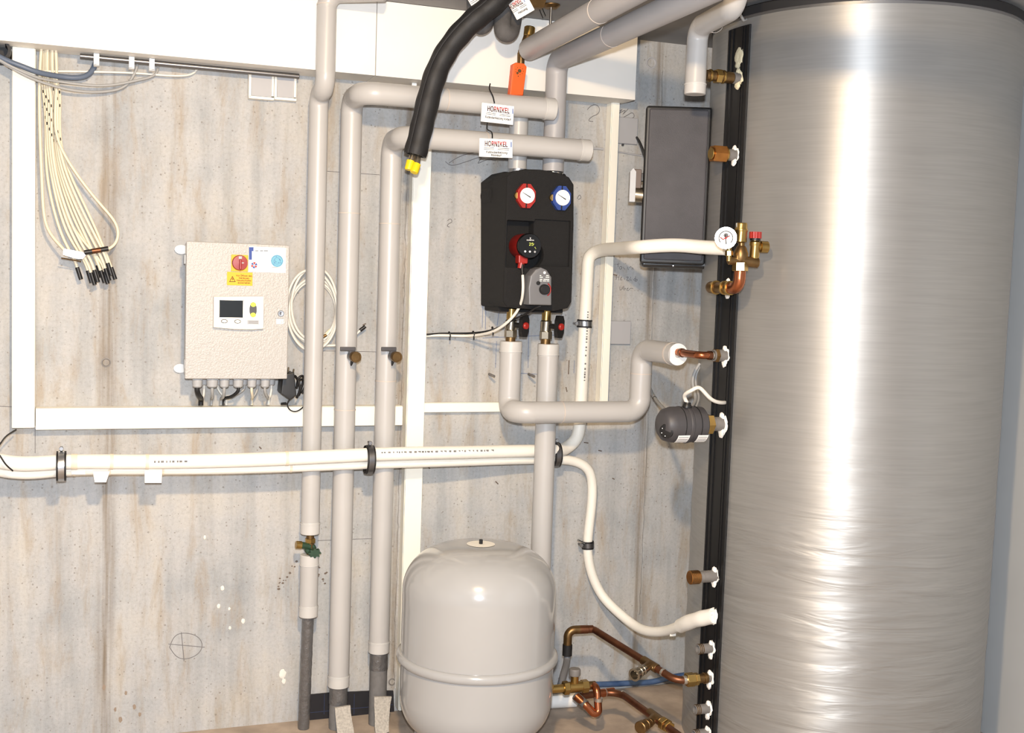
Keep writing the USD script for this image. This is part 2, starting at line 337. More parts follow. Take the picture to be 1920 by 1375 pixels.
# ================================================================== the room
X0, X1, Y1, ZC = -2.4, 3.07, -6.2, 2.5
def wallbox(lo, hi): return trimesh.creation.box(bounds=[lo, hi])
wb = thing('wall_back', 'pale fair-faced concrete back wall with stained vertical formwork joints', 'wall', kind='structure')
wb.part('concrete', wallbox([X0 - .2, 0, -.2], [X1 + .2, .2, ZC]), K['wall_concrete'])
single('floor', 'bare concrete cellar floor', 'floor', wallbox([X0 - .2, Y1 - .2, -.2], [X1 + .2, 0, 0]), K['floor_concrete'], kind='structure')
single('ceiling', 'grey concrete ceiling', 'ceiling', wallbox([X0 - .2, Y1 - .2, ZC], [X1 + .2, .2, ZC + .2]), K['ceiling_concrete'], kind='structure')
single('wall_right', 'smooth bluish grey side wall behind the silver tank', 'wall', wallbox([X1, Y1 - .2, 0], [X1 + .2, 0, ZC]), K['side_wall'], kind='structure')
single('wall_left', 'grey side wall left of the camera', 'wall', wallbox([X0 - .2, Y1 - .2, 0], [X0, 0, ZC]), K['room_wall'], kind='structure')
single('wall_front', 'grey wall behind the camera', 'wall', wallbox([X0, Y1 - .2, 0], [X1, Y1, ZC]), K['room_wall'], kind='structure')
# marks, plugs and joints on the concrete
def scrawl(pts, w=.0013, m='graphite', sm=True):
    q = L(pts, .0004); q = spline(q, 8) if sm and len(q) > 2 else q
    wb.part('pencil_mark', tube(q, w, 5), K[m])
scrawl([(1101, 206), (1108, 199), (1118, 197), (1124, 205), (1120, 214), (1110, 219), (1104, 226), (1112, 228)])
scrawl([(1157, 211), (1166, 206), (1160, 213), (1172, 207), (1168, 214), (1178, 204)]); scrawl([(1167, 221), (1178, 215), (1186, 212), (1189, 218), (1184, 222)])
scrawl([(839, 414), (845, 411), (847, 416), (841, 420), (839, 424), (843, 426)]); scrawl([(1082, 373), (1087, 366), (1089, 371), (1084, 374)])
for q in ([(1156, 496), (1161, 495)], [(1158.5, 495), (1159, 501)], [(1161, 503), (1163, 505), (1166, 502), (1164, 500), (1161, 502)], [(1169, 501), (1170, 504), (1172, 505)], [(1177, 500), (1177.5, 505), (1179, 505)], [(1180, 503), (1182, 500), (1184, 502)], [(1185, 506), (1186, 502), (1188, 506)],
          [(1157, 514), (1155, 525)], [(1152, 519), (1160, 520)], [(1161, 516), (1160, 526)], [(1163, 522), (1166, 520), (1163, 524), (1167, 525)], [(1170, 521), (1171, 525)], [(1174, 520), (1178, 520), (1175, 526), (1180, 526)], [(1183, 520), (1181, 524), (1184, 526)], [(1188, 525), (1191, 522), (1191, 527), (1188, 525)], [(1192, 518), (1192, 528), (1195, 525), (1192, 524)],
          [(1162, 538), (1163, 544), (1167, 541), (1168, 537)], [(1170, 536), (1170, 544), (1173, 541), (1170, 541)], [(1175, 542), (1178, 540), (1175, 544), (1179, 545)], [(1179, 544), (1182, 541), (1187, 541)]): scrawl(q, .0011)
scrawl([(318, 1214), (330, 1192), (352, 1188), (374, 1198), (378, 1216), (362, 1232), (336, 1234), (318, 1214)], .0012); scrawl([(340, 1186), (345, 1240)], .0012); scrawl([(316, 1208), (384, 1214)], .0012)
scrawl([(835, 303), (846, 310), (866, 306), (884, 300), (902, 296), (896, 306), (912, 300), (930, 302)], .0012)
scrawl([(842, 306), (852, 299), (872, 290), (888, 287)], .0012)
for a, b in (((910, 390), (904, 615)), ((913, 470), (910, 618)), ((936, 584), (932, 610)), ((1053, 590), (1050, 636)), ((992, 592), (990, 690)), ((931, 640), (929, 690)), ((1077, 676), (1076, 700))): scrawl([a, b], .0012, 'pencil_blue', False)
for a, b in (((905, 634), (1050, 628)), ((893, 628), (935, 632)), ((975, 700), (1008, 702))): scrawl([a, b], .0012, 'pencil_blue', False)
for a, b in (((610, 321), (712, 328)), ((606, 658), (706, 660)), ((0, 762), (22, 763)), ((596, 1014), (700, 1010)), ((66, 804), (66, 850))): scrawl([a, b], .001, 'graphite', False)
for px, py, r in ((199, 680, 9), (735, 1279, 7), (1221, 118, 11)):
    c = P(px, py); wb.part('tie_hole_plug', lathe([(-.01, S(r, px, py)), (.002, S(r, px, py)), (.0025, S(r * .8, px, py)), (-.001, S(r * .6, px, py)), (-.001, 0)], c, (0, -1, 0), 24), K['iron_grey' if px != 1221 else 'plate_grey'])
# rough grout burr along the joint beside the middle trunk and the right joint
for px, y0, y1, w in ((757, 300, 1290, 4.5), (1217, 130, 1150, 3)):
    a, b = P(px, 690)[0], None; zs = np.linspace(P(px, y1)[2], P(px, y0)[2], 90)
    r = [S(w, px, 690) * (.55 + .9 * meshkit.noise(V([0.3, px, z * 38])) ) for z in zs]
    wb.part('joint_burr', tube([(a + .004 * (meshkit.noise(V([9., px, z * 25])) - .5), .001, z) for z in zs], r, 8), K['wall_concrete'])
for i, (px, py, r) in enumerate(((384, 1008, 3.2), (417, 1103, 4.5), (410, 1137, 4), (430, 1142, 3), (456, 1165, 4.5), (431, 1178, 3.2), (530, 1264, 8), (532, 1278, 5))):
    m = trimesh.creation.icosphere(2, 1.0); w = .7 + .6 * meshkit.fbm(m.vertices * 1.9 + i * 2.3, 2, i); c = P(px, py)
    m.vertices = c + m.vertices * w[:, None] * V([S(r, px, py) * .8, .0025, S(r, px, py) * 1.15]); wb.part('plaster_splash', m, K['plaster'])
for px, py, q in ((195, 1290, 4), (236, 1300, 3), (252, 1326, 4), (216, 1331, 3), (262, 1340, 3), (226, 1350, 4)):
    m = trimesh.creation.icosphere(2, 1.0); w = .6 + .8 * meshkit.fbm(m.vertices * 2.1 + px * .37, 2, py); c = P(px, py); m.vertices = c + m.vertices * w[:, None] * V([S(q * .8, px, py), .0006, S(q * 1.4, px, py)]); wb.part('stain_spot', m, K['stain'])
rs = random.Random(12)
for i in range(26):                                              # flaked patch either side of the short insulation piece
    px = rs.uniform(519, 560) if i < 15 else rs.uniform(596, 622); py = (1100 - (px - 519) * 1.05 + rs.uniform(-9, 9)) if i < 15 else 1070 + (px - 596) * 1.1 + rs.uniform(-16, 16)
    m = trimesh.creation.icosphere(1, 1.0); c = P(px, py); q = rs.uniform(.9, 2.3); m.vertices = c + m.vertices * V([S(q * 1.3, px, py), .0012, S(q, px, py)]); wb.part('flaked_spot', m, K['spall'])
for a, b in (((801, 874), (806, 879)), ((929, 903), (934, 908)), ((1095, 830), (1103, 831)), ((1148, 897), (1152, 899)), ((486, 838), (490, 842)), ((680, 610), (686, 607)), ((1067, 676), (1066, 702)), ((1061, 726), (1063, 735)), ((1150, 515), (1157, 517)), ((1122, 845), (1128, 846))): scrawl([a, b], .0022, 'spall', False)
# ------------------------------------------------------------------ boxed duct under the ceiling
xr = P(1194, 120, .142)[0]; ZD = P(1194, 188, .142)[2]; xs = P(706, 60, .142)[0]
t = thing('boxed_duct', 'long white painted boxed duct running under the ceiling along the wall', 'duct')
t.part('panel', rbox(V([X0 + .02, -.142, ZD]), V([xs - .0008, -.002, ZC - .001]), .002), K['duct_paint'])
t.part('panel', rbox(V([xs + .0008, -.142, ZD]), V([xr, -.002, ZC - .001]), .002), K['duct_paint'])
# ------------------------------------------------------------------ cable trunking
def trunk(lab, x0, y0, x1, y1, depth_=.055, lip=True, top=None, bottom=None):
    t = thing('wiring_duct', lab, 'wiring duct', 'white wiring ducts on the concrete wall')
    cx, cy = (x0 + x1) / 2, (y0 + y1) / 2
    lo, hi = V([P(x0, cy, depth_)[0], -depth_, P(cx, y1, depth_)[2]]), V([P(x1, cy, depth_)[0], -.001, P(cx, y0, depth_)[2]])
    if top is not None: hi[2] = top
    if bottom is not None: lo[2] = bottom
    e = V([.003, 0, .003]); up = (hi - lo)[2] > (hi - lo)[0]
    base_lo, base_hi = lo + V([0, .006, 0]), hi.copy(); t.part('base_channel', rbox(base_lo, base_hi, .0015), K['trunk_plastic'])
    q = V([.0018, 0, 0]) if up else V([0, 0, .0018])
    t.part('lid', rbox(V([lo[0], lo[1], lo[2]]) + q, V([hi[0], lo[1] + .0064, hi[2]]) - q, .0018), K['trunk_plastic']); return t
trunk('wide vertical white wiring duct at the far left, beside the hanging bundle of cables', 22, 80, 66, 803, top=ZD)
trunk('horizontal white wiring duct under the control cabinet', 66.6, 764, 755, 803)
trunk('tall middle vertical white wiring duct rising from behind the expansion vessel', 763, 270, 797, 1250, bottom=.02)
trunk('thin horizontal white wiring duct left of the pipe bend under the pump station', 794, 755, 1128, 773, .03)
trunk('narrow vertical white wiring duct between the pump station and the black box', 1137, 190, 1152, 757, .05, top=ZD)
# ================================================================== the silver storage tank
TR = 0.510; _d = TR * 8.23; TX, TY = _d * math.sin(math.radians(36.4)), -4.0 + _d * math.cos(math.radians(36.4)); TTOP = 2.456
RA = np.pi + .074; NX, NY = TX - TR * math.cos(.108), TY - TR * math.sin(.108)   # rail turned a little to the room, connections near its right edge
RX = TX - TR                                                     # the connection rail faces the left, along -x
def on_rail(py):                                                 # the rail's middle at that height
    return V([NX, NY, P(1362, py, -NY)[2]])
tank = thing('storage_tank', 'tall silver foil-jacketed storage tank with a black connection rail', 'tank')
n, zs = 144, np.r_[np.linspace(.0, TTOP, 160)]
an = np.linspace(0, 2 * np.pi, n, endpoint=False)
A, Z = np.meshgrid(an, zs); low = np.clip((1.3 - Z) / .5, 0, 1) * np.clip(Z / .1, 0, 1)
wave = meshkit.fbm(np.stack([np.cos(A) * 2.2 + 5, np.sin(A) * 2.2, Z * 13 + np.sin(A * 2) * .8], -1), 3, 4) - .5
lean = meshkit.fbm(np.stack([np.cos(A) * 3 + 1, np.sin(A) * 3, Z * 26 + A * 2.2], -1), 2, 9) - .5
rail_gap = np.clip((np.abs(A - RA) - .17) / .2, 0, 1)
R_ = TR + (wave * .006 + lean * .0014) * low * rail_gap + (wave * .0018) * rail_gap
v = np.stack([TX + R_ * np.cos(A), TY + R_ * np.sin(A), Z], -1).reshape(-1, 3)
i, k = np.meshgrid(np.arange(len(zs) - 1), np.arange(n), indexing='ij'); a = i * n + k; b = i * n + (k + 1) % n
f = np.concatenate([np.stack([a, b, b + n], -1).reshape(-1, 3), np.stack([a, b + n, a + n], -1).reshape(-1, 3)])
tank.part('foil_jacket', trimesh.Trimesh(v, f, process=False), K['tank_foil'], smooth=True)
tank.part('top_edge', band((TX, TY, TTOP - .004), (0, 0, 1), TR - .001, .010, .003, 144), K['steel'])
tank.part('top_cover', lathe([(0, 0.05), (0, TR + .004), (.026, TR + .004), (.032, TR - .004), (.034, 0)], (TX, TY, TTOP), (0, 0, 1), 144), K['tank_cap'])
def arc_strip(a0, a1, r0, r1, z0, z1, m=12):
    aa = np.linspace(a0, a1, m); q = [(TX + r1 * math.cos(x), TY + r1 * math.sin(x)) for x in aa] + [(TX + r0 * math.cos(x), TY + r0 * math.sin(x)) for x in aa[::-1]]
    mm = trimesh.creation.extrude_polygon(Polygon(q), z1 - z0, engine='earcut'); mm.apply_translation([0, 0, z0]); return mm
hw = .057 / TR; ztr = TTOP - .03
rail = tank.part('connection_rail', arc_strip(RA - hw, RA + hw, TR - .01, TR + .005, .0, ztr), K['rail_plastic'])
for o in (-.92, -.5, .42, .6, .95):
    tank.part('rail_rib', arc_strip(RA + o * hw - .006, RA + o * hw + .006, TR, TR + .0085, 0, ztr - .002, 3), K['rail_plastic'], parent=rail)
def foam_blob(c, r, seed):                                       # sprayed foam squeezed out round a connection
    m = trimesh.creation.icosphere(3, 1.0); w = .7 + .7 * meshkit.fbm(m.vertices * 1.7 + seed * 3.1, 3, seed)
    m.vertices = V(c) + m.vertices * w[:, None] * V([.006, r, r * 1.15]); return m
def nozzle(py, r, ln, foam=1.06, capped=None, m='iron_grey', drip=0):
    c = on_rail(py)
    tank.part('nozzle', lathe([(-.02, r), (ln - .012, r), (ln - .012, r * .96), (ln, r * .96), (ln, r * .78), (max(ln - .055, .002), r * .76), (max(ln - .055, .002), 0)], c, (-1, 0, 0), 28), K[m])
    if foam:
        fm = K['white_foam' if py > 200 else 'cream_foam']
        tank.part('foam_seal', foam_blob(c + V([-.007, 0, 0]), r * foam, int(py)), fm)
        tank.part('foam_seal', foam_blob(c + V([-.014, -.004, r * 1.05]), r * .5, int(py) + 2), fm); tank.part('foam_seal', foam_blob(c + V([-.014, -.004, -r * (1.1 + drip)]), r * .66, int(py) + 1), fm)
    return c
tank.part('foam_seal', foam_blob(on_rail(103) + V([-.006, .006, 0]), .024, 5), K['cream_foam']); tank.part('foam_seal', foam_blob(on_rail(116) + V([-.006, .012, 0]), .014, 6), K['cream_foam'])
rn = .021
def along(c, pieces):                                            # fittings on a tank connection, measured out from the rail along -x
    out = []
    for kind, x0, x1, r in pieces:
        a, b = c + V([-x0, 0, 0]), c + V([-x1, 0, 0])
        out.append(hexa(a, b, r) if kind == 'h' else cyl(a, b, r, 28, .002)); 
    return out
# y 145: brass union that carries the hanging pipe
c = nozzle(145, .019, .03)
t = thing('brass_union', 'brass pipe union between the hanging insulated pipe and the top of the tank rail', 'pipe fitting')
t.part('body', along(c, [('c', .031, .075, .0185), ('c', .094, .128, .017)]), K['bronze']); t.part('hex_nut', along(c, [('h', .075, .095, .0235)]), K['brass']); t.part('collar', along(c, [('c', .062, .07, .0215), ('c', .11, .118, .0205)]), K['brass'])
# y 290: capped stub
c = nozzle(290, .019, .045)
t = thing('blanking_nut', 'brass hexagonal cap on the second nozzle of the tank rail, right of the black box', 'pipe cap')
t.part('body', along(c, [('h', .046, .094, .0285)]), K['gilt']); t.part('rim', along(c, [('c', .04, .047, .025), ('c', .094, .099, .02)]), K['brass'])
# y 540: elbow that carries the safety group
c = nozzle(540, .019, .06)
# y 665 and 795, 1080, 1155, 1213, 1268, 1325, 1372
c665 = nozzle(667, .020, .055); c795 = nozzle(795, .0235, .052, 1.2)
c = nozzle(1079, .020, .068)
t = thing('blanking_plug', 'brass threaded plug on the lone nozzle above the white hose inlet', 'pipe cap')
t.part('body', along(c, [('c', .069, .105, .0225)]), K['gilt']); t.part('thread', [band(c + V([-x, 0, 0]), (1, 0, 0), .0222, .002, .001) for x in np.arange(.074, .104, .004)], K['bronze'])
c1155 = nozzle(1154, .012, .012, 2.0)
for py in (1213, 1325, 1371):
    c = nozzle(py, .0165, .062, 1.2, drip=.35, m='iron_grey')
    for x in (.046, .052, .058): tank.part('thread_ring', band(c + V([-x, 0, 0]), (1, 0, 0), .0163, .0025, .0012), K['bronze'])
c1268 = nozzle(1268, .017, .02, 1.2, drip=.35)

# ================================================================== expansion vessel
vc = P(896.5, 1180, .42); vd = math.hypot(vc[0], vc[1] + 4.0); VR = vd * math.sin(math.radians(3.87)); VX, VY = vc[0], vc[1]
zt = P(896, 1021, .42)[2]; zr = P(1043, 1214, .42)[2]; zsh = zt - .155
ves = thing('expansion_vessel', 'big light grey lacquered expansion vessel standing on the floor', 'vessel')
dome = [(VR * math.cos(t) ** .62, zsh + (zt - zsh) * math.sin(t) ** 1.0) for t in np.linspace(0, np.pi / 2, 26)]
dome = [(max(r, 0), z) for r, z in dome]
up = [(zr, VR), (zr + .05, VR)] + [(z, r) for r, z in dome]
ves.part('upper_shell', lathe(up, (VX, VY, 0), (0, 0, 1), 96), K['vessel_paint'], smooth=50)
zb2 = .075; lowc = [(zb2 + .13 - .13 * math.sin(t), VR * (.30 + .70 * math.cos(t) ** .5)) for t in np.linspace(0, np.pi / 2 * .985, 18)][::-1]
ves.part('lower_shell', lathe(lowc + [(zr, VR)], (VX, VY, 0), (0, 0, 1), 96), K['vessel_paint'], smooth=50)
ves.part('clamp_ring', lathe([(zr + .016 * math.sin(a), VR + .002 + .0125 * math.cos(a)) for a in np.linspace(-np.pi / 2, np.pi / 2, 12)], (VX, VY, 0), (0, 0, 1), 96), K['vessel_paint'])
def dome_z(r): 
    d = V(dome)[::-1]; return np.interp(r, d[:, 0], d[:, 1])
lr = .047; ves.part('round_label', lathe([(dome_z(r) + .0012, r) for r in np.linspace(lr, 0.0, 8)], (VX, VY, 0), (0, 0, 1), 40), K['tape_cream'])
ves.part('valve_cap', cyl((VX, VY, zt - .004), (VX, VY, zt + .016), .006, 16, .001), K['black_plastic'])
for a in (math.radians(-90), math.radians(30), math.radians(150)):
    p = V([VX + .19 * math.cos(a), VY + .19 * math.sin(a), 0]); ves.part('leg', tube([p + V([0, 0, .13]), p], .018, 14), K['vessel_paint'])
ves.part('connection', cyl((VX + VR * .3, VY, .2), (VX + VR + .02, VY, .2), .014, 20, .001), K['brass'])
# ================================================================== insulated pipes
def insulated(lab, path, r, ends=(), joints=(), mats='jacket', elbows=True, name='insulated_pipe', fil=.055, group=None):
    t = thing(name, lab, 'pipe', group)
    path = [V(p, float) for p in path]
    # each straight run and each elbow is a jacket piece of its own
    pts = path; cuts = [pts[0]]; runs, bends = [], []
    prev = pts[0]; fr = [fil] * len(pts) if np.ndim(fil) == 0 else [0] + list(fil) + [0]
    for i in range(1, len(pts) - 1):
        a, b, c = pts[i - 1], pts[i], pts[i + 1]; d1, d2 = unit(a - b), unit(c - b); th = math.acos(np.clip(d1 @ d2, -1, 1))
        lim = min(np.linalg.norm(a - b) * (.9 if i == 1 else .495), np.linalg.norm(c - b) * (.9 if i == len(pts) - 2 else .495))
        tt = min(fr[i] / math.tan(th / 2), lim)
        if np.linalg.norm(b + d1 * tt - prev) > .004: runs.append((prev, b + d1 * tt))
        bends.append(rounded([b + d1 * (tt + .004), b, b + d2 * (tt + .004)], tt * math.tan(th / 2), 14)); prev = b + d2 * tt
    if np.linalg.norm(pts[-1] - prev) > .004: runs.append((prev, pts[-1]))
    for a, b in runs: t.part('jacket', tube([a, b], r, 36), K[mats])
    for q in bends: t.part('elbow', tube(q, r * 1.006, 36), K[mats])
    for p, d, w in ends:                                         # overlapping end sleeve: wider ring with a crisp lip
        p, d = V(p, float), unit(d)
        s = t.part('end_sleeve', lathe([(-.002, r * .55), (-.002, r * 1.035 - .002), (0, r * 1.035), (w - .002, r * 1.035), (w, r * 1.012), (w + .004, r * 1.0)], p, d, 36), K['collar'])
        t.part('sleeve_lip', band(p + d * w * .96, d, r * 1.03, .005, .0015, 36), K['collar'], parent=s)
    for p, d in joints: t.part('joint_ring', band(p, d, r * .999, .004, .0012, 36), K['seam_tape'])
    return t
up_, dn_ = V([0, 0, 1.]), V([0, 0, -1.])
def zpx(px, py, off): return P(px, py, off)[2]
# ---- pipe 1, far left riser
x1 = (P(593, 500, .1)[0] + P(583, 850, .1)[0]) / 2; r1 = S(17.6, 590, 500, .1); z1 = zpx(613, 168, .2); zb1 = zpx(579.5, 1000, .1)
insulated('leftmost grey insulated pipe, bending back under the duct and ending above the green drain valve',
    [(x1 + .16, -.32, zpx(613, -12, .2)), (x1, -.205, zpx(613, -12, .2)), (x1, -.205, z1), (x1, -.1, z1), (x1, -.1, zb1)], r1,
    ends=[((x1, -.1, zb1), up_, .036)], joints=[((x1, -.205, zpx(613, 10, .2)), up_)], fil=.045)
zv0, zv1 = zpx(578, 1041, .1), zpx(577, 1155, .1)
insulated('short grey insulation piece below the green drain valve', [(x1, -.1, zv0), (x1, -.1, zv1)], r1 * .98, ends=[((x1, -.1, zv0), dn_, .034), ((x1, -.1, zv1), up_, .034)])
zz = np.linspace(zv1 + .01, .002, 40)
t = single('foil_wrapped_pipe', 'dark grey foil-wrapped pipe end going into the floor below the leftmost pipe', 'pipe',
    tube([(x1 - .004 * (i / 39), -.095 + .02 * i / 39, z) for i, z in enumerate(zz)], [S(11, 575, 1250, .1) * (1 + .07 * (meshkit.noise(V([1., 2., z * 60])) - .5)) for z in zz], 24), K['foil_wrap'])
t = thing('drain_valve', 'green drain valve with brass stem in the gap of the leftmost pipe', 'valve')
zc = zpx(577, 1028, .1); q = V([x1, -.1, 0])
t.part('stem', [cyl(q + V([0, 0, zv0 - .01]), q + V([0, 0, zc - .012]), .011, 20), cyl(q + V([.002, 0, zc]), q + V([0, 0, zb1 + .01]), .0135, 20, .001)], K['bronze'])
t.part('nut', hexa(q + V([.001, 0, zc + .018]), q + V([.001, 0, zc + .034]), .0185), K['brass'])
t.part('body', U(cyl(q + V([.002, -.012, zc - .003]), q + V([.002, .016, zc - .003]), .02, 20, .004), cyl(q + V([0, -.005, zc + .006]), q + V([-.032, -.01, zc + .014]), .0115, 18, .001)), K['green_paint'])
kn = [(.013 + .0025 * math.cos(8 * a)) for a in np.linspace(0, 2 * np.pi, 64)]
t.part('handwheel', slab([(x1 + .012 + 1.45 * rr * math.cos(a), zc - .012 + 1.1 * rr * math.sin(a)) for rr, a in zip(kn, np.linspace(0, 2 * np.pi, 64))][:-1], .115, .134), K['green_paint'])
t.part('outlet', cyl(q + V([-.03, -.01, zc + .0135]), q + V([-.05, -.012, zc + .016]), .0135, 18, .001), K['brass'])
# ---- pipes 2 and 3: down the wall, forward and right along the wall
def riser(lab, x, zh, zb, xe, r, yj, cut):
    e = (xe, -.27, zh)
    return insulated(lab, [e, (x, -.27, zh), (x, -.1, zh), (x, -.1, zb)], r, ends=[(e, (-1, 0, 0), .034), ((x, -.1, zb), up_, .036)],
        joints=[((x, -.1, yj), up_), ((x, -.1, cut), up_), ((x + .28, -.27, zh), (1, 0, 0))], fil=.05)
x2 = (P(657, 300, .1)[0] + P(637, 1200, .1)[0]) / 2; zh2 = (zpx(1036, 207, .27) + zpx(690, 172, .27)) / 2; zb2_ = zpx(634, 1286, .1); r2 = S(19.8, 648, 700, .1)
riser('second grey riser from the left, the one whose horizontal run hangs highest', x2, zh2, zb2_, P(1038, 207, .27)[0], r2, zpx(640, 768, .1), zpx(650, 400, .1))
x3 = (P(733, 350, .1)[0] + P(712, 1150, .1)[0]) / 2; zh3 = (zpx(1103, 283, .27) + zpx(770, 256, .27)) / 2; zb3 = zpx(711, 1222, .1); r3 = S(19.4, 725, 700, .1)
riser('third grey riser from the left, the one whose horizontal run ends beside the right trunk', x3, zh3, zb3, P(1104, 283, .27)[0], r3, zpx(722, 714, .1), zpx(730, 420, .1))
for x, zb, lab, sx in ((x2, zb2_, 'dark grey foam pipe end below the second riser', 640), (x3, zb3, 'dark grey foam pipe end below the third riser', 705)):
    t = thing('foam_pipe_end', lab, 'pipe', 'foam pipe ends at the floor')
    t.part('foam_sleeve', tube([(x, -.1, zb + .012), (x, -.1, .001)], S(16.5, 640, 1320, .1), 30), K['grey_foam'])
    t.part('foil_cuff', tube([(x, -.1, zb + .003), (x, -.1, zb - .062)], [S(17.0 + .5 * math.sin(i * 2.1), 640, 1320, .1) for i in range(2)], 30), K['foil_wrap'])
def felt(pts, lab, seed):
    q = xz(pts, .15); m = slab(Polygon(q), 0, .008); m = m.subdivide().subdivide()
    v = m.vertices; k = np.clip((v[:, 2] - .0) / .13, 0, 1); m.vertices = v + np.stack([.004 * (meshkit.noise(v * 40 + seed) - .5), -(.145 + .055 * (1 - k) ** 2) + .008 * (meshkit.noise(v * 22 + seed) - .5), 0 * k], 1)
    m.vertices[:, 2] = np.maximum(m.vertices[:, 2], .001)
    single('felt_strip', lab, 'felt strip', m, K['felt'], 'grey felt strips at the pipe feet')
felt([(627, 1327), (656, 1323), (659, 1372), (628, 1376)], 'grey felt strip leaning on the foot of the second riser', 1)
felt([(702, 1307), (734, 1307), (722, 1362), (698, 1372)], 'grey felt strip leaning on the foot of the third riser', 2)
def drain_tap(lab, px, py, x, r):
    t = thing('ball_tap', lab, 'valve', 'small drain taps on the risers'); z = zpx(px, py, .15); y0 = -.1 - r + .004
    q = V([x + .008, 0, z])
    t.part('spindle', cyl(q + V([0, y0, 0]), q + V([0, y0 - .03, 0]), .0115, 20, .001), K['nickel'])
    t.part('body', cyl(q + V([.001, y0 - .012, 0]), q + V([.004, y0 - .05, 0]), .0165, 24, .002), K['steel_dark'])
    t.part('cap', lathe([(0, .0185), (.016, .0185), (.018, .017), (.018, .013), (.0165, .0125), (.0165, 0)], q + V([.004, y0 - .048, 0]), (.12, -1, 0), 28), K['bronze'])
    t.part('lever', U(rbox(q + V([-.042, y0 - .036, .018]), q + V([.01, y0 - .026, .032]), .002), rbox(q + V([-.012, y0 - .034, .008]), q + V([.008, y0 - .022, .026]), .002)), K['charcoal'])
    t.part('tail', lathe([(0, .006), (.012, .004), (.018, .002)], q + V([0, y0 - .03, -.014]), (-.2, 0, -1), 12), K['black_plastic'])
drain_tap('small tap with grey lever on the second riser', 654, 668, x2, r2); drain_tap('small tap with grey lever on the third riser', 728, 668, x3, r3)
# ---- U-shaped return below the pump station
xl, xr_ = P(958, 650, .19)[0], P(1199, 690, .27)[0]; zt_ = zpx(959, 641, .19); zu = zpx(1085, 772, .27); zq = zpx(1207, 655, .27); ru = S(20.2, 1080, 770, .27)
yend = -.53; ue = V([xr_ + .012, yend, zq])
t = insulated('U-shaped grey insulated pipe under the pump station, with an open white cut end', [(xl, -.19, zt_), (xl, -.19, zu), (xl, -.285, zu), (xr_, -.285, zu), (xr_, -.285, zq), ue], ru,
    ends=[((xl, -.19, zt_), dn_, .034)], joints=[((xr_, -.285, zpx(1200, 700, .27)), up_), ((xl + .16, -.285, zu), (1, 0, 0)), (ue + V([-.002, .03, 0]), (0, 1, 0)), (ue + V([-.002, .036, 0]), (0, 1, 0))], fil=.05)
t.part('cut_end', lathe([(-.004, ru * .3), (.0015, ru * .32), (.0015, ru * .97), (-.004, ru * .99)], ue, (0, -1, 0), 36), K['white_foam'])
t = thing('copper_elbow', 'copper elbow and brass union joining the U-shaped pipe to the tank', 'pipe fitting')
tip = c665 + V([-.112, 0, 0]); e0 = V([ue[0], yend + .02, tip[2]])
t.part('elbow', tube(rounded([e0, V([e0[0], NY, tip[2]]), V([e0[0] + .045, NY, tip[2]])], .02), .0125, 24), K['copper_bright'])
t.part('socket', [cyl(V([e0[0], yend - .02, tip[2]]), V([e0[0], yend - .034, tip[2]]), .015, 22, .001), cyl(V([e0[0] + .03, NY, tip[2]]), V([e0[0] + .045, NY, tip[2]]), .0148, 22, .001)], K['copper'])
t.part('solder_ring', cyl(V([e0[0] + .045, NY, tip[2]]), V([e0[0] + .05, NY, tip[2]]), .0142, 22), K['solder'])
xs_ = e0[0] + .049; xe_ = c665[0] - .05
t.part('tail_piece', cyl((xs_, NY, tip[2]), (xe_, NY, tip[2]), .0125, 22), K['nickel'])
m_ = (xe_ - xs_) if xe_ > xs_ + .02 else .03
t.part('union_nut', hexa((xs_ + m_ * .2, NY, tip[2]), (xs_ + m_ * .62, NY, tip[2]), .024), K['bronze']); t.part('union_body', cyl((xs_ + m_ * .62, NY, tip[2]), (xe_ + .004, NY, tip[2]), .0205, 26, .002), K['brass'])
# ---- straight down pipe
xd = (P(1026, 680, .19)[0] + P(1017, 1000, .19)[0]) / 2; ztd = zpx(1026, 646, .19); rd = S(19.4, 1022, 800, .19)
insulated('straight grey insulated pipe falling from the pump station behind the expansion vessel', [(xd, -.19, ztd), (xd, -.19, .012)], rd, ends=[((xd, -.19, ztd), dn_, .036)])
# ---- pipes above the pump station, running out over the camera's right
xB = P(1043, 150, .19)[0]; zB = zpx(1048, 112, .2); rB = S(20, 1040, 200, .19); xA = P(972, 250, .19)[0]
insulated('right grey pipe rising from the pump station, then running forward under the ceiling', [(xB, -.19, zpx(1038, 322, .19)), (xB, -.19, zB), (xB - .06, -3.19, zB)], rB, mats='jacket_dark',
    joints=[((xB - .06 * (y - .19) / 3.0, -y, zB), (.02, 1, 0)) for y in (.66,)], fil=.05)
zA = zpx(990, 92, .24)
insulated('upper grey pipe running forward under the ceiling from above the orange lever', [(xA + .012, -.235, zA), (xA - .108, -3.235, zA)], rB, mats='jacket_dark', joints=[((xA + .012 - .04 * (y - .235), -y, zA), (.04, 1, 0)) for y in (.87,)])
insulated('short grey insulated pipe between the orange lever and the pump station', [(xA, -.19, zpx(974, 222, .19)), (xA, -.19, zpx(971, 320, .19))], S(17.5, 972, 250, .19), mats='jacket')
# ---- hanging pipe at the tank's top
xh = P(1306, 110, -NY)[0]; zh0 = zpx(1302, 176, -NY); zh1 = zpx(1307, 52, -NY); rh = S(19.5, 1305, 110, -NY)
pe = PZ(1378, 14, zh1)
insulated('white-grey insulated pipe hanging down in front of the black box, left of the tank top', [(xh, NY, zh0), (xh, NY, zh1), (pe[0], pe[1], zh1), (pe[0] + .004, pe[1] - .01, ZC - .001)], rh, ends=[((xh, NY, zh0), up_, .03)],
    joints=[((xh, NY - .1, zh1), (0, 1, 0))], fil=.045)
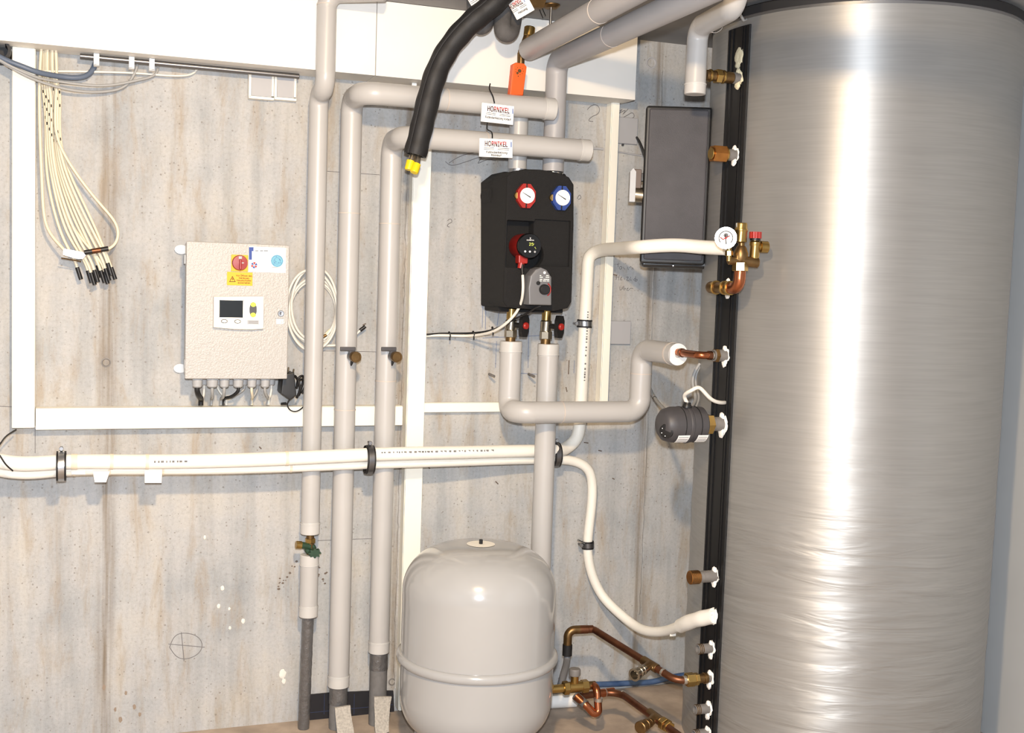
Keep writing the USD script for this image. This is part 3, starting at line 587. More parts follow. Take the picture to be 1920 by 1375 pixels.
# ================================================================== pump station
PO = .305                                                        # its front stands this far from the wall
ps = thing('pump_station', 'black foam-clad heating pump station with a red and a blue dial thermometer', 'pump station')
def rpoly(pts, off, r):                                          # photo outline with rounded corners
    g = Polygon(xz(pts, off)); return g.buffer(-r).buffer(2 * r).buffer(-r)
rear = U(slab(rpoly([(924, 338), (945, 322), (1060, 326), (1068, 345), (1066, 578), (924, 576)], .16, .008), .03, .165, .006), cyl((P(937, 364, .14)[0], -.05, P(937, 366, .14)[2]), (P(937, 364, .14)[0], -.15, P(937, 366, .14)[2]), .043, 32, .006))
ps.part('rear_shell', rear, K['black_foam'])
front = mf(slab(rpoly([(951, 330), (962, 321), (985, 317), (1015, 318), (1045, 323), (1068, 332), (1077, 346), (1077, 420), (1073, 566), (1066, 578), (1040, 584), (952, 577), (944, 566), (948, 420)], PO, .008), .15, PO, .008))
cutp = lambda x0, y0, x1, y1, o: mf(bpx(x0, y0, x1, y1, o, PO + .02, .004))
front = front - cutp(953, 413, 1006, 503, PO - .06) - cutp(1005, 412, 1073, 500, PO - .014) - mf(lathe([(0, .05), (.09, .05)], P(985, 478, PO - .06) , (0, -1, 0), 40))
ps.part('front_shell', front, K['black_foam'], smooth=25)
ps.part('base_strip', bpx(934, 574, 1056, 586, .05, .2, .004), K['black_foam'])
def dial(px, py, m, lab):
    c = P(px, py, PO); r = S(21.5, px, py, PO)
    oct_ = []
    for a in range(8):
        th = math.pi / 8 + a * math.pi / 4; oct_.append((r * .90 * math.cos(th), 1.13 * r * math.sin(th)))
    oc = Polygon(oct_).buffer(-.004).buffer(.004); bez = oc.difference(Polygon([(-.0028, -1), (.0028, -1), (.0028, 1), (-.0028, 1)]))
    halves = [frame(trimesh.creation.extrude_polygon(g, .02, engine='earcut'), c + V([0, .002, 0]), (1, 0, 0), (0, 0, 1)) for g in bez.geoms]
    b = ps.part('thermometer_bezel', halves, K[m], lab)
    ps.part('bezel_back', frame(trimesh.creation.extrude_polygon(oc.buffer(-.003), .016, engine='earcut'), c + V([0, .001, 0]), (1, 0, 0), (0, 0, 1)), K['black_plastic'], parent=b)
    ps.part('well', cyl(c + V([-r * .72, .0, 0]), c + V([-r * .72, -.012, 0]), r * .32, 20, .001), K['brass'], parent=b)
    d = ps.part('dial_face', lathe([(.0, S(14.5, px, py, PO)), (.021, S(14.5, px, py, PO)), (.0215, 0)], c + V([.002, 0, .001]), (0, -1, 0), 40), K['paper'])
    th = math.radians(152); u = V([math.cos(th), 0, math.sin(th)]); w = V([-math.sin(th), 0, math.cos(th)]); o = c + V([.002, -.0222, .001])
    def blade(l0, l1, wd): return frame(trimesh.creation.extrude_polygon(Polygon([(-l0, -wd), (l1, -.0004), (l1, .0004), (-l0, wd)]), .0008, engine='earcut'), o, u, w)
    ps.part('needle', blade(.012, S(12, px, py, PO), .0015), K['ink_black'], parent=d)
    for a in range(-130, 131, 26):
        t2 = math.radians(90 - a); k = V([math.cos(t2), 0, math.sin(t2)]); q = c + V([.002, -.0218, .001])
        ps.part('tick', tube([q + k * S(11, px, py, PO), q + k * S(12.6, px, py, PO)], .0004, 4), K['ink_grey'], parent=d)
dial(984, 368, 'red_plastic', 'red thermometer bezel'); dial(1050, 372, 'blue_plastic', 'blue thermometer bezel')
# circulation pump in the recess
c = P(972, 462, PO - .055); r = S(22.5, 985, 458, PO + .02)
pump = ps.part('pump_housing', lathe([(0, r * 1.02), (.03, r * 1.05), (.06, r * 1.02), (.075, r * .98)], c + V([.006, 0, .0]), (.0, -1, 0), 40), K['pump_red'], 'dark red pump housing')
hc = c + V([.006, -.075, 0])
hd = ps.part('pump_head', lathe([(0, r * 1.0), (.006, r * 1.05), (.014, r * 1.05), (.02, r * .98), (.021, 0)], hc, (0, -1, 0), 40), K['black_gloss'], parent=pump)
fo = hc + V([0, -.0214, 0])
ps.part('logo', text('GRUNDFOS', .0035, fo + V([0, 0, .0175]), center=True, bold=True), K['paper'], parent=pump)
ps.part('logo', text('X', .006, fo + V([0, 0, .0225]), center=True, bold=True), K['paper'], parent=pump)
ps.part('digits', text('25', .010, fo + V([.004, 0, .001]), center=True), K['screen_digit'], parent=pump)
for x, z in ((.013, .007), (.018, -.004), (.0205, -.008)): ps.part('indicator', cyl(fo + V([x, 0, z]), fo + V([x, -.0006, z]), .0013, 8), K['screen_digit'], parent=pump)
for x, m in ((-.017, 'paper'), (0, 'paper'), (.018, 'light_grey')): ps.part('button', cyl(fo + V([x, .001, -.019]), fo + V([x, -.001, -.019]), .0036, 16, .0003), K[m], parent=pump)
pc = P(980, 487, PO + .01)
ps.part('cable_plug', U(rbox(pc + V([-.017, -.008, -.014]), pc + V([.017, .03, .016]), .005), cyl(pc + V([-.004, .002, -.01]), pc + V([-.006, .002, -.03]), .011, 16, .001)), K['red_plastic'], 'red cable plug', parent=pump)
# mixer motor
mo = .36
mp = [(992, 572), (991, 540), (995, 517), (1005, 505), (1015, 501), (1026, 506), (1035, 520), (1035, 573)]
mm = ps.part('mixer_motor', slab(rpoly(mp, mo, .003), PO - .004, mo, .007), K['grey_plastic'], 'grey mixer valve motor')
kc = P(1020, 543, mo)
ps.part('knob', lathe([(0, .018), (.014, .0165), (.016, .014), (.016, 0)], kc, (0, -1, 0), 28), K['black_plastic'], parent=mm)
ps.part('button', lathe([(0, .0068), (.004, .0062), (.0045, 0)], P(1009, 531, mo), (0, -1, 0), 20), K['black_plastic'], parent=mm)
ps.part('logo', lathe([(0, .0048), (.0005, .0048), (.0006, 0)], P(1021, 511.5, mo), (0, -1, 0), 20), K['paper'], parent=mm)
for py, segs in ((517, ((1012, 1015), (1024, 1029))), (520, ((1012, 1018), (1023, 1030))), (524, ((1012, 1017), (1019, 1030))), (527, ((1012, 1016), (1018, 1024), (1025, 1030)))):
    for x0, x1 in segs: ps.part('print_line', bpx(x0, py - .7, x1, py + .7, mo - .001, mo + .0005, .0002), K['paper'], parent=mm)
arc = [kc + V([.024 * math.cos(t), -.0003, .024 * math.sin(t)]) for t in np.linspace(-1.0, 1.0, 14)]
ps.part('scale_mark', tube(arc, .0022, 6), K['red_plastic'], parent=mm)
ps.part('flange', [lathe([(0, .036), (.012, .036)], (P(971, 322, .19)[0], -.19, P(971, 324, .19)[2]), (0, 0, 1), 32), lathe([(0, .036), (.006, .036)], (xB, -.19, P(1038, 327, .19)[2]), (0, 0, 1), 32)], K['steel'])
# the two ball valves under it
for px, pyb, lab in ((958, 641, 'left red-capped ball valve under the pump station'), (1024, 645, 'right red-capped ball valve under the pump station')):
    t = thing('ball_valve', lab, 'valve', 'ball valves under the pump station'); x = P(px, 610, .19)[0]; z0 = zpx(px, pyb, .19); z1 = zpx(px, 580, .19); h = z1 - z0; o = V([x, -.19, 0])
    g = lambda a: o + V([0, 0, z0 + h * a])
    t.part('lower_tail', cyl(g(-.05), g(.16), .0175, 24, .001), K['bronze']); t.part('lower_nut', hexa(g(.14), g(.36), .0225), K['nickel'])
    t.part('body', cyl(g(.34), g(.68), .0205, 28, .004), K['nickel']); t.part('upper_tail', cyl(g(.66), g(1.02), .0165, 24, .001), K['brass'])
    hz = o + V([0.012, -.022, z0 + h * .52])
    t.part('spindle', cyl(o + V([.006, -.01, z0 + h * .52]), hz + V([.012, -.02, 0]), .009, 16), K['black_plastic'])
    w = V([.45, -.9, 0]); hb = hz + V([.014, -.02, 0])
    gp = Polygon([(-.009, -.036), (.009, -.036), (.016, -.02), (.016, .02), (.009, .036), (-.009, .036), (-.014, .02), (-.014, -.02)]).buffer(.003)
    t.part('handle', frame(trimesh.creation.extrude_polygon(gp, .016, engine='earcut'), hb, (.9, .45, 0), (.08, 0, 1)), K['black_plastic'])
    t.part('cap', lathe([(0, .0125), (.006, .012), (.008, .010), (.0085, 0)], hb + unit(w) * .0155 + V([0, 0, .0]), w, 26), K['red_plastic'], 'round red cap')
# cables of the station
single('pump_cable', 'white cable curving down from the pump on the pump station', 'cable', tube(spline(L([(980, 515, PO + .02), (980.5, 545, PO + .03), (974, 575, PO - .01), (958, 598, .27), (934, 617, .22), (905, 627, .13), (870, 630, .05), (830, 629, .03), (797, 630, .02)]), 10), S(2.7, 950, 600, .2), 12), K['cable_white'])
single('cable_boot', 'black strain relief at the top of the white pump cable', 'cable', tube(L([(978.5, 494, PO + .012), (979, 505, PO + .016), (980, 516, PO + .021)]), [.0065, .006, .0055], 14), K['black_plastic'])
single('motor_cable', 'black cable from under the mixer motor, tied along the white pump cable', 'cable', tube(spline(L([(1014, 574, mo - .02), (1005, 577, .33), (990, 587, .28), (968, 597, .24), (940, 612, .19), (915, 621, .13), (880, 625, .06), (835, 625.5, .03), (797, 628, .025)]), 10), S(1.9, 950, 600, .2), 10), K['black_rubber'])
for px, py, of, lab in ((843, 630, .04, 'black cable tie farthest left on the pump cables'), (888, 629, .085, 'middle black cable tie on the pump cables'), (924, 621, .19, 'black cable tie on the pump cables nearest the left ball valve')):
    t = thing('cable_tie', lab, 'cable tie', 'black cable ties on the pump cables'); p = P(px, py - 3.0, of)
    t.part('loop', band(p, (.95, -.1, .25), .0098, .004, .001, 18), K['black_plastic']); t.part('tail', rbox(p + V([-.0025, -.006, -.021]), p + V([.0025, -.002, -.008]), .001), K['black_plastic'])
# orange lever valve and brass piece above the station
t = thing('lever_valve', 'brass valve with a bright orange lever standing upright above the pump station', 'valve')
xo = P(972, 150, .235)[0]
t.part('body', U(cyl((xA, -.19, zpx(972, 224, .19)), (xA, -.19, zpx(984, 100, .19)), .013, 22), cyl((xA + .004, -.185, zpx(988, 100, .19)), (xA + .03, -.185, zpx(990, 58, .19)), .0145, 22, .001)), K['bronze'])
t.part('top_cap', cyl((xA + .028, -.185, zpx(990, 68, .19)), (xA + .031, -.185, zpx(990, 49, .19)), .019, 22, .003), K['brass'])
t.part('lever', slab(rpoly([(962, 120), (968, 117), (983, 119), (988, 125), (981, 179), (956, 178)], .27, .003), .245, .27, .003), K['orange_plastic'])
lc = P(974, 133, .27)
t.part('screw', [cyl(lc, lc + V([0, -.003, 0]), .006, 16, .001), cyl(lc + V([-.007, 0, -.008]), lc + V([-.007, -.001, -.008]), .0042, 10), cyl(lc + V([-.004, 0, -.018]), lc + V([-.004, -.001, -.018]), .0018, 8)], K['bronze'])
for k in range(9):
    a = k / 9 * 2 * math.pi; t.part('ratchet_notch', cyl(lc + V([.014 * math.cos(a), 0, .012 * math.sin(a)]), lc + V([.014 * math.cos(a), -.0008, .012 * math.sin(a)]), .0016, 6), K['ink_brown'])
# ================================================================== black box beside the tank (freshwater station), turned towards the room
bc = P(1266, 350, .42); bu = unit(V([ROT[0][0], ROT[0][1] - .02, 0])); bn = unit(np.cross(bu, [0, 0, 1.]))
def onbox(px, py, d=0.0):                                        # point on the box front plane moved d towards the room
    r = ray(px, py); q = bc + bn * d; return EYE + r * (((q - EYE) @ bn) / (r @ bn))
def bb(x0, y0, x1, y1, d0, d1, r=.006):
    a, b = onbox(x0, (y0 + y1) / 2, d1), onbox(x1, (y0 + y1) / 2, d1); lo = V([(a - bc) @ bu, onbox((x0 + x1) / 2, y1, d1)[2], d0]); hi = V([(b - bc) @ bu, onbox((x0 + x1) / 2, y0, d1)[2], d1])
    m = rbox(lo, hi, r); return frame(m, bc * V([1, 1, 0]), bu, (0, 0, 1))
t = thing('freshwater_station', 'tall flat black-edged grey box beside the tank, behind the white hose', 'heating unit')
t.part('back_shell', bb(1208, 199, 1334, 503, -.082, -.022, .012), K['black_gloss'])
t.part('rim', bb(1206, 199, 1329, 496, -.03, -.003, .01), K['black_plastic'])
t.part('cover', bb(1212, 204, 1324, 489, -.02, .003, .008), K['lid_grey'])
t.part('clip', [bb(1332, 246, 1335, 256, -.05, -.018, .001), bb(1261, 497, 1264, 500, -.03, -.001, .001)], K['steel'])
vq = lambda px, py, d: onbox(px, py, d)
t2 = thing('mixing_valve', 'valve head with a flat pale disc on the left side of the black box', 'valve')
t2.part('back_plate', frame(trimesh.creation.extrude_polygon(Polygon([(-.05, -.008), (.05, -.008), (.06, .0), (.05, .008), (-.05, .008)]).buffer(.002), .05, engine='earcut'), vq(1184, 352, -.05), (0, 0, 1), -bu), K['light_grey'])
t2.part('motor', bb(1187, 317, 1203, 353, -.055, -.01, .004), K['dull_brown'])
t2.part('spindle', cyl(vq(1206, 366, -.035), vq(1189, 365, -.035), .026, 26, .002), K['nickel'])
t2.part('rear_nut', bb(1201, 325, 1210, 340, -.05, -.025, .002), K['black_plastic'])
t2.part('rivet', [cyl(vq(1186, py, -.02), vq(1186, py, -.017), .0018, 8) for py in (323, 347, 372)], K['ink_black'])
single('box_cable', 'short black and white cable bending into the upper left edge of the black box', 'cable', tube(spline(L([(1194, 258, .03), (1199, 266, .1), (1205, 280, .2), (1210, 293, .34)]), 8), .0045, 10), K['black_rubber'])
# ================================================================== white insulated hoses
def hose(name, lab, pts, r, n=12, jit=.03):
    q = spline(L(pts), n); k = meshkit.noise(np.c_[q * 9 + 2.2]) - .5
    t = thing(name, lab, 'hose'); t.part('foam_sleeve', tube(q, r * (1 + jit * k), 24), K['hose_white']); return t, q
rhu, rhl = S(13.2, 500, 860, .17), S(10.2, 500, 880, .17)
up_pts = [(-560, 858, 0.120), (-200, 857, 0.140), (-30, 860, 0.160), (0, 865, 0.170), (40, 870, 0.180), (115, 867, 0.190), (200, 866, 0.190), (300, 866, 0.190), (420, 864, 0.192), (560, 859, 0.192), (690, 853, 0.192), (800, 850, 0.180), (900, 848, 0.142), (980, 846, 0.112), (1040, 845, 0.092), (1062, 840, 0.060), (1080, 823, 0.050), (1087, 795, 0.045), (1090, 740, 0.045), (1094, 660, 0.045), (1097, 600, 0.045), (1100, 540, 0.050), (1102, 500, 0.055), (1106, 481, 0.060), (1122, 471, 0.090), (1150, 467, 0.200), (1178, 465, 0.340), (1205, 463, 0.445), (1262, 460, 0.500), (1310, 463, 0.565), (1362, 466, 0.660)]
th, qh = hose('white_hose', 'upper white insulated hose, rising up the wall and crossing the tall black-edged box', up_pts, rhu)
lo_pts = [(-560, 882, 0.084), (-200, 880, 0.104), (-30, 876, 0.114), (0, 883, 0.134), (50, 888, 0.144), (115, 883, 0.156), (200, 880, 0.156), (300, 880, 0.156), (420, 879, 0.158), (560, 875, 0.158), (690, 870, 0.158), (800, 867, 0.146), (900, 864, 0.112), (980, 862, 0.080), (1040, 862, 0.065), (1075, 865, 0.052), (1100, 878, 0.050), (1110, 905, 0.045), (1108, 960, 0.045), (1102, 1020, 0.045), (1108, 1070, 0.050), (1128, 1115, 0.070), (1155, 1145, 0.120), (1188, 1172, 0.200), (1215, 1184, 0.290), (1250, 1183, 0.400)]
tl, ql = hose('white_hose', 'lower white insulated hose, dropping from the wall in an S to a low tank nozzle', lo_pts + [(1292, 1167, .56), (1330, 1157, .66)], rhl, jit=.02)
sp = spline(L([(1276, 1174, .5), (1292, 1167, .56), (1316, 1160, .63)]) + [c1155 + V([-.006, 0, .001])], 6); kk = meshkit.noise(sp * 30) - .5
tl.part('end_wrap', tube(sp, S(14, 1310, 1160, .6) * (1 + .2 * kk), 22), K['tape_cream']); tl.part('strap_tail', rbox(P(1262, 1190, .44) + V([-.012, 0, -.007]), P(1262, 1190, .44) + V([.012, .003, .007]), .001), K['tape_cream'])
def ring_at(q, px, t, r, m, name, w=.004, lab=None):
    d = [abs(FPX * (ROT[0] @ (p - EYE)) / depth(p) + W / 2 - px) for p in q[:int(len(q) * .55)]]; i = int(np.argmin(d)); ax = q[i + 1] - q[max(i - 1, 0)]
    t.part(name, band(q[i], ax, r, w, .0014, 26), K[m], lab); return q[i], ax
for px in (140, 208, 279, 541): ring_at(qh, px, th, rhu * 1.0, 'tape_tan', 'tape_joint', .010 if px != 140 else .018)
for px in (136, 208, 309, 541): ring_at(ql, px, tl, rhl * 1.0, 'tape_tan', 'tape_joint', .008)
def flap(px0, py0, px1, py1, o, cut=0):
    pts = [(px0, py0), (px1, py0), (px1 - cut, py1), (px0 + cut * .5, py1)]; m = slab(Polygon(xz(pts, o)), o - .0015, o); tl.part('tape_flap', m, K['tape_cream'])
flap(134, 879, 160, 890, .183); flap(174, 884, 206, 905, .182, 7); flap(271, 880, 304, 906, .183, 1)
# print on the hoses: broken dashes too small to read
rg = random.Random(3)
def printed(q, r, x0, x1, dz, rows=1, m='ink_grey'):
    px = x0
    while px < x1:
        w = rg.choice((2.2, 3, 4, 5)); d = [abs(FPX * (ROT[0] @ (p - EYE)) / depth(p) + W / 2 - px) for p in q[:int(len(q) * .5)]]; i = int(np.argmin(d))
        p = q[i]; a = math.asin(dz); s = p + V([0, -r * math.cos(a) - .0006, r * math.sin(a)]); s[0] = P(px, 860, -p[1])[0]
        th.part('print_mark', rbox(s + V([0, 0, -.003]), s + V([S(w, px, 860, .17), .0012, .003]), .0002), K[m]); px += w + rg.choice((1.8, 2.6, 4.5))
printed(qh, rhu, 288, 352, .15); printed(qh, rhu, 712, 918, .35)
for k in range(26):
    py = 586 + k * 5.1; 
    if rg.random() < .85:
        i = int(np.argmin([abs(H / 2 - FPX * (ROT[1] @ (p - EYE)) / depth(p) - py) + (1e3 if not (1084 < FPX * (ROT[0] @ (p - EYE)) / depth(p) + W / 2 < 1104) else 0) for p in qh])); p = qh[i]
        s = V([p[0], p[1] - rhu - .0004, P(1095, py, -p[1])[2]]); th.part('print_mark', rbox(s + V([-.003, 0, 0]), s + V([.003, .001, S(rg.choice((2, 3, 4)), 1095, py, .05)]), .0002), K['ink_grey'])
def clamp(lab, cpx, off, rr, axis, sx, sz, squeeze=1.0, screw=(0, 0, 1), sl=.03, m='steel', n2=None):
    """A rubber-lined pipe clamp: oval band round the hose(s), ear with screw, stud into the wall."""
    t = thing('pipe_clamp', lab, 'pipe clamp', 'metal pipe clamps on the white hoses'); c = P(*cpx, off); ax = unit(axis); e1 = unit(np.cross(ax, [0, 1.0, 0])); e2 = V([0, 1.0, 0])
    q = [c + e1 * sz * math.cos(a) + e2 * sx * math.sin(a) for a in np.linspace(0, 2 * np.pi, 40)]
    def strip(w, g, th_): 
        v, f = [], []
        for i, p in enumerate(q[:-1]):
            o = unit(p - c)
            v += [p + o * g - ax * w, p + o * (g + th_) - ax * w, p + o * (g + th_) + ax * w, p + o * g + ax * w]
        n = len(q) - 1
        for i in range(n):
            a, b = 4 * i, 4 * ((i + 1) % n)
            for k in range(4): k2 = (k + 1) % 4; f += [(a + k, a + k2, b + k2), (a + k, b + k2, b + k)]
        m_ = trimesh.Trimesh(V(v), V(f), process=False); m_.fix_normals(); return m_
    t.part('rubber_liner', strip(.0145, .0, .0024), K['black_rubber']); t.part('steel_band', strip(.0088, .0022, .0018), K[m])
    s = unit(screw); k = c + s * (abs(s @ e1) * sz + abs(s @ e2) * sx + .004)
    w2 = unit(np.cross(s, ax)); 
    t.part('ear', [tube([k + w2 * d, k + s * .013 + w2 * d], .0042, 8) for d in (-.004, .004)], K[m])
    t.part('screw', cyl(k + s * .008 - w2 * .012, k + s * .008 + w2 * .016, .0035, 10), K['steel'])
    t.part('screw_head', cyl(k + s * .008 - w2 * .017, k + s * .008 - w2 * .011, .0068, 12, .001), K['steel'])
    if off > sx + .006: t.part('stud', cyl((c[0], -(off - sx - .003), c[2]), (c[0], -.001, c[2]), .004, 10), K['steel'])
    return t
clamp('pipe clamp at the far left end of the two white hoses', (115, 874), .177, .03, (1, 0, 0), .042, .044)
clamp('pipe clamp holding both white hoses between the second and third riser', (692, 862), .179, .03, (1, 0, -.02), .042, .046, m='steel_dark')
clamp('pipe clamp half hidden behind the straight down pipe', (1041, 853), .078, .03, (1, 0, 0), .037, .043, m='steel_dark')
clamp('pipe clamp on the upright white hose under the pump station', (1096, 607), .045, .03, (0.03, 0, 1), .0255, .0262, screw=(-1, 0, 0))
clamp('pipe clamp with slanting bolt on the falling white hose', (1102, 1022), .045, .03, (-.03, 0, 1), .0196, .0205, screw=(-1, 0, .1), m='steel_dark').part('bolt', tube(L([(1096, 1018, .075), (1084, 1013, .10)]), .0038, 10), K['steel'])
single('black_wire', 'thin black wire looping over the white hoses at the far left edge', 'cable', tube(spline(L([(30, 806, .06), (12, 818, .12), (0, 833, .2), (-6, 845, .222), (0, 855, .224), (10, 870, .222), (24, 883, .21)]), 8), .0024, 8), K['black_rubber'])
# ================================================================== black solar hose with two steel pipe ends
hp = [(985, -60, .46), (962, -32, .45), (928, 4, .43), (890, 36, .41), (852, 76, .385), (822, 126, .37), (802, 190, .362), (788, 250, .358), (778, 291, .355)]
q = spline(L(hp), 12); s_ = np.linspace(0, 1, len(q)); rb = S(21.5, 820, 150, .37) * (1 + .03 * np.sin(s_ * 60) + .05 * (meshkit.noise(q * 14) - .5))
t = thing('black_twin_hose', 'thick black insulated twin hose hanging from the ceiling in front of the risers', 'hose')
t.part('jacket', tube(q, rb, 28, hole=S(17, 780, 290, .355)), K['black_rubber'])
seam = [p + V([-.030, -.022, .004]) for p in q[20:]]; t.part('jacket_seam', tube(seam, .0045, 8), K['black_rubber'])
for (x0, y0), (x1, y1), (cx, cy), lab in (((781, 268), (769, 306), (766.5, 317), 'left'), ((789, 268), (780, 312), (777, 321), 'right')):
    a, b, c = P(x0, y0, .352), P(x1, y1, .362 if lab == 'left' else .372), P(cx, cy, .364 if lab == 'left' else .376)
    tp = t.part('steel_pipe', tube([a, b], .0105, 20), K['nickel']); dd = unit(c - b)
    t.part('yellow_cap', lathe([(-.012, .0118), (-.012, .0135), (.016, .0135), (.019, .012), (.0195, 0)], b + dd * .004, dd, 22), K['yellow_plastic'], 'yellow end cap')
# grey foam bends at the ceiling
for pts, lab, r in (([(889, -50, .30), (890, 5, .31), (893, 36, .325), (900, 49, .34), (908, 46, .335), (914, 30, .31), (920, -10, .28), (922, -50, .25)], 'left of two dark grey foam pipe bends hanging at the ceiling', 15.5), ([(950, -50, .32), (945, 0, .33), (942, 40, .345), (945, 60, .36), (953, 62, .35), (960, 48, .32), (966, 0, .28), (968, -50, .25)], 'right of two dark grey foam pipe bends hanging at the ceiling', 16.5)):
    q = spline(L(pts), 8); single('foam_pipe_bend', lab, 'pipe', tube(q, S(r, 900, 40, .33) * (1 + .05 * (meshkit.noise(q * 30) - .5)), 24), K['dark_foam'], 'foam pipe bends at the ceiling')
# threaded rod and clamp of the forward pipe, dark bracket at the ceiling
t = thing('pipe_hanger', 'threaded rod hanging the upper grey pipe from the ceiling', 'pipe hanger'); a = P(1032, 48, .36)
t.part('rod', cyl(a, V([a[0], a[1], ZC - .001]), .0045, 12), K['steel']); t.part('ceiling_plate', lathe([(0, .02), (.008, .03), (.012, .03)], (a[0], a[1], ZC - .013), (0, 0, 1), 20), K['bronze'])
t = thing('ceiling_bracket', 'dark bronze bracket with two thin wires under the ceiling above the orange lever', 'bracket')
b_ = P(1002, 10, .4); t.part('plate', slab(Polygon([(b_[0] - .03, b_[2] - .012), (b_[0] + .03, b_[2] - .006), (b_[0] + .045, b_[2] + .05), (b_[0] - .02, b_[2] + .05)]), .38, .41), K['bronze'])
t.part('wire', [tube(L([(1006, 4, .36), (1018, 34, .33)]), .0015, 6), tube(L([(1012, 4, .35), (1023, 30, .32)]), .0015, 6)], K['black_rubber'])
# ================================================================== control cabinet
CO = .155
cab = thing('control_cabinet', 'pale grey hammered-steel control cabinet on the left of the wall', 'control cabinet')
cab.part('body', bpx(351.5, 457.5, 539, 709, .016, CO - .012, .004), K['enamel'])
cab.part('door', bpx(348, 456, 541, 711, CO - .011, CO, .004), K['enamel'])
for px, py in ((340, 468), (338, 691)):
    c = P(px, py, .012); cab.part('mounting_lug', U(slab(Polygon([(c[0] - .0 + .017 * math.cos(a) * (1.25), c[2] + .015 * math.sin(a)) for a in np.linspace(0, 2 * np.pi, 24)][:-1]), .006, .012), rbox(c + V([.0, .0, -.011]), c + V([.032, .006, .011]), .001)), K['paper'])
cab.part('hinge', [bpx(345.5, y, 348.5, y + 17, CO - .03, CO - .004, .001) for y in (478, 674)], K['light_grey'])
F = CO + .0002
sw = cab.part('main_switch', bpx(433.5, 478, 465, 509.5, F, F + .004, .001), K['label_yellow'], 'yellow plate of the main switch')
sc = P(449.5, 493, F + .004); r = S(14.4, 449, 493, CO)
cab.part('rotary_knob', lathe([(0, r), (.006, r), (.012, r * .92), (.013, 0)], sc, (0, -1, 0), 36), K['switch_red'], 'round red switch knob', parent=sw)
cab.part('grip', rbox(sc + V([-.0035, -.026, -r * .86]), sc + V([.0035, -.01, r * .45]), .002), K['switch_red'], parent=sw)
cab.part('mark', [rbox(sc + V([-.005, -.0138, r * .5]), sc + V([.005, -.0128, r * .84]), .0002), rbox(sc + V([.005, -.0138, -.002]), sc + V([.0115, -.0128, .002]), .0002)], K['light_grey'], parent=sw)
wl = cab.part('warning_label', bpx(425.5, 510.5, 473.5, 535.5, F, F + .001, .0003), K['label_yellow'], 'yellow high-voltage warning label')
o = P(0, 0, F + .001)
tri = V(xz([(429.5, 529), (442, 529), (435.7, 517.5)], F + .001)); tp = Polygon(tri); ring = tp.difference(tp.buffer(-.0019))
cab.part('symbol', slab(ring, F + .0008, F + .0014), K['ink_brown'], parent=wl)
cab.part('symbol', slab(Polygon(xz([(436.6, 519.6), (434.2, 524.0), (436, 523.6), (434.8, 527.6), (438.2, 522.6), (436.2, 523.0)], F + .001)), F + .0008, F + .0014), K['ink_brown'], parent=wl)
for s_, py in (('Vor Öffnen des', 518.8), ('Gehäuses', 523.2), ('Hauptschalter', 527.6), ('ausschalten', 532)):
    cab.part('lettering', text(s_, .0052, P(457.5, py, F + .0011), (1, 0, 0), (0, 0, 1), .0004, True, True), K['ink_brown'], parent=wl)
st = cab.part('sticker', bpx(466.5, 463.5, 536, 511, F, F + .0008, .0002), K['paper'], 'white rating sticker')
cab.part('blue_bar', slab(Polygon(xz([(466.8, 463.8), (475.5, 464), (475.3, 471), (472.3, 470.8), (471.8, 487.5), (467, 487.2)], F)), F + .0007, F + .0013), K['ink_blue'], 'blue bar on the sticker', parent=st)
c = P(519.5, 489.5, F + .0008); r = S(11.4, 519, 489, CO)
stamp = cab.part('round_stamp', lathe([(0, r), (.0006, r), (.0007, 0)], c, (0, -1, 0), 32), K['ink_cyan'], 'pale blue round stamp', parent=st)
cab.part('stamp_ring', [band(c + V([0, -.0006, 0]), (0, 1, 0), r * k, .0008, .0006, 32) for k in (.86, .5)], K['ink_blue'], parent=st)
rr = random.Random(5)
for k in range(10):
    a = rr.uniform(0, 6.28); q = c + V([r * rr.uniform(.2, .85) * math.cos(a), -.0008, r * rr.uniform(.2, .85) * math.sin(a)]); cab.part('stamp_mark', rbox(q - V([.0016, .0003, .0007]), q + V([.0016, .0003, .0007]), .0002), K['ink_blue'], parent=st)
c = P(476.5, 497.5, F + .0008); r = S(5.6, 476, 497, CO)
for k in range(6):
    a0, a1 = k * math.pi / 3, (k + .8) * math.pi / 3; pg = Polygon([(c[0] + q * r * math.cos(t), c[2] + q * r * math.sin(t)) for q, tt in ((1, np.linspace(a0, a1, 5)), (.3, np.linspace(a1, a0, 5))) for t in tt])
    cab.part('round_emblem', slab(pg, F + .0007, F + .0013), K['ink_red' if k % 2 else 'ink_blue'], parent=st)
for x0, x1 in ((479, 484), (488, 493), (495, 502)): cab.part('print_line', bpx(x0, 469.8, x1, 471.2, F + .0006, F + .0012, .0002), K['ink_grey'], parent=st)
cab.part('print_line', bpx(510, 501.5, 530, 502.1, F + .0006, F + .0012, .0002), K['ink_grey'], parent=st)
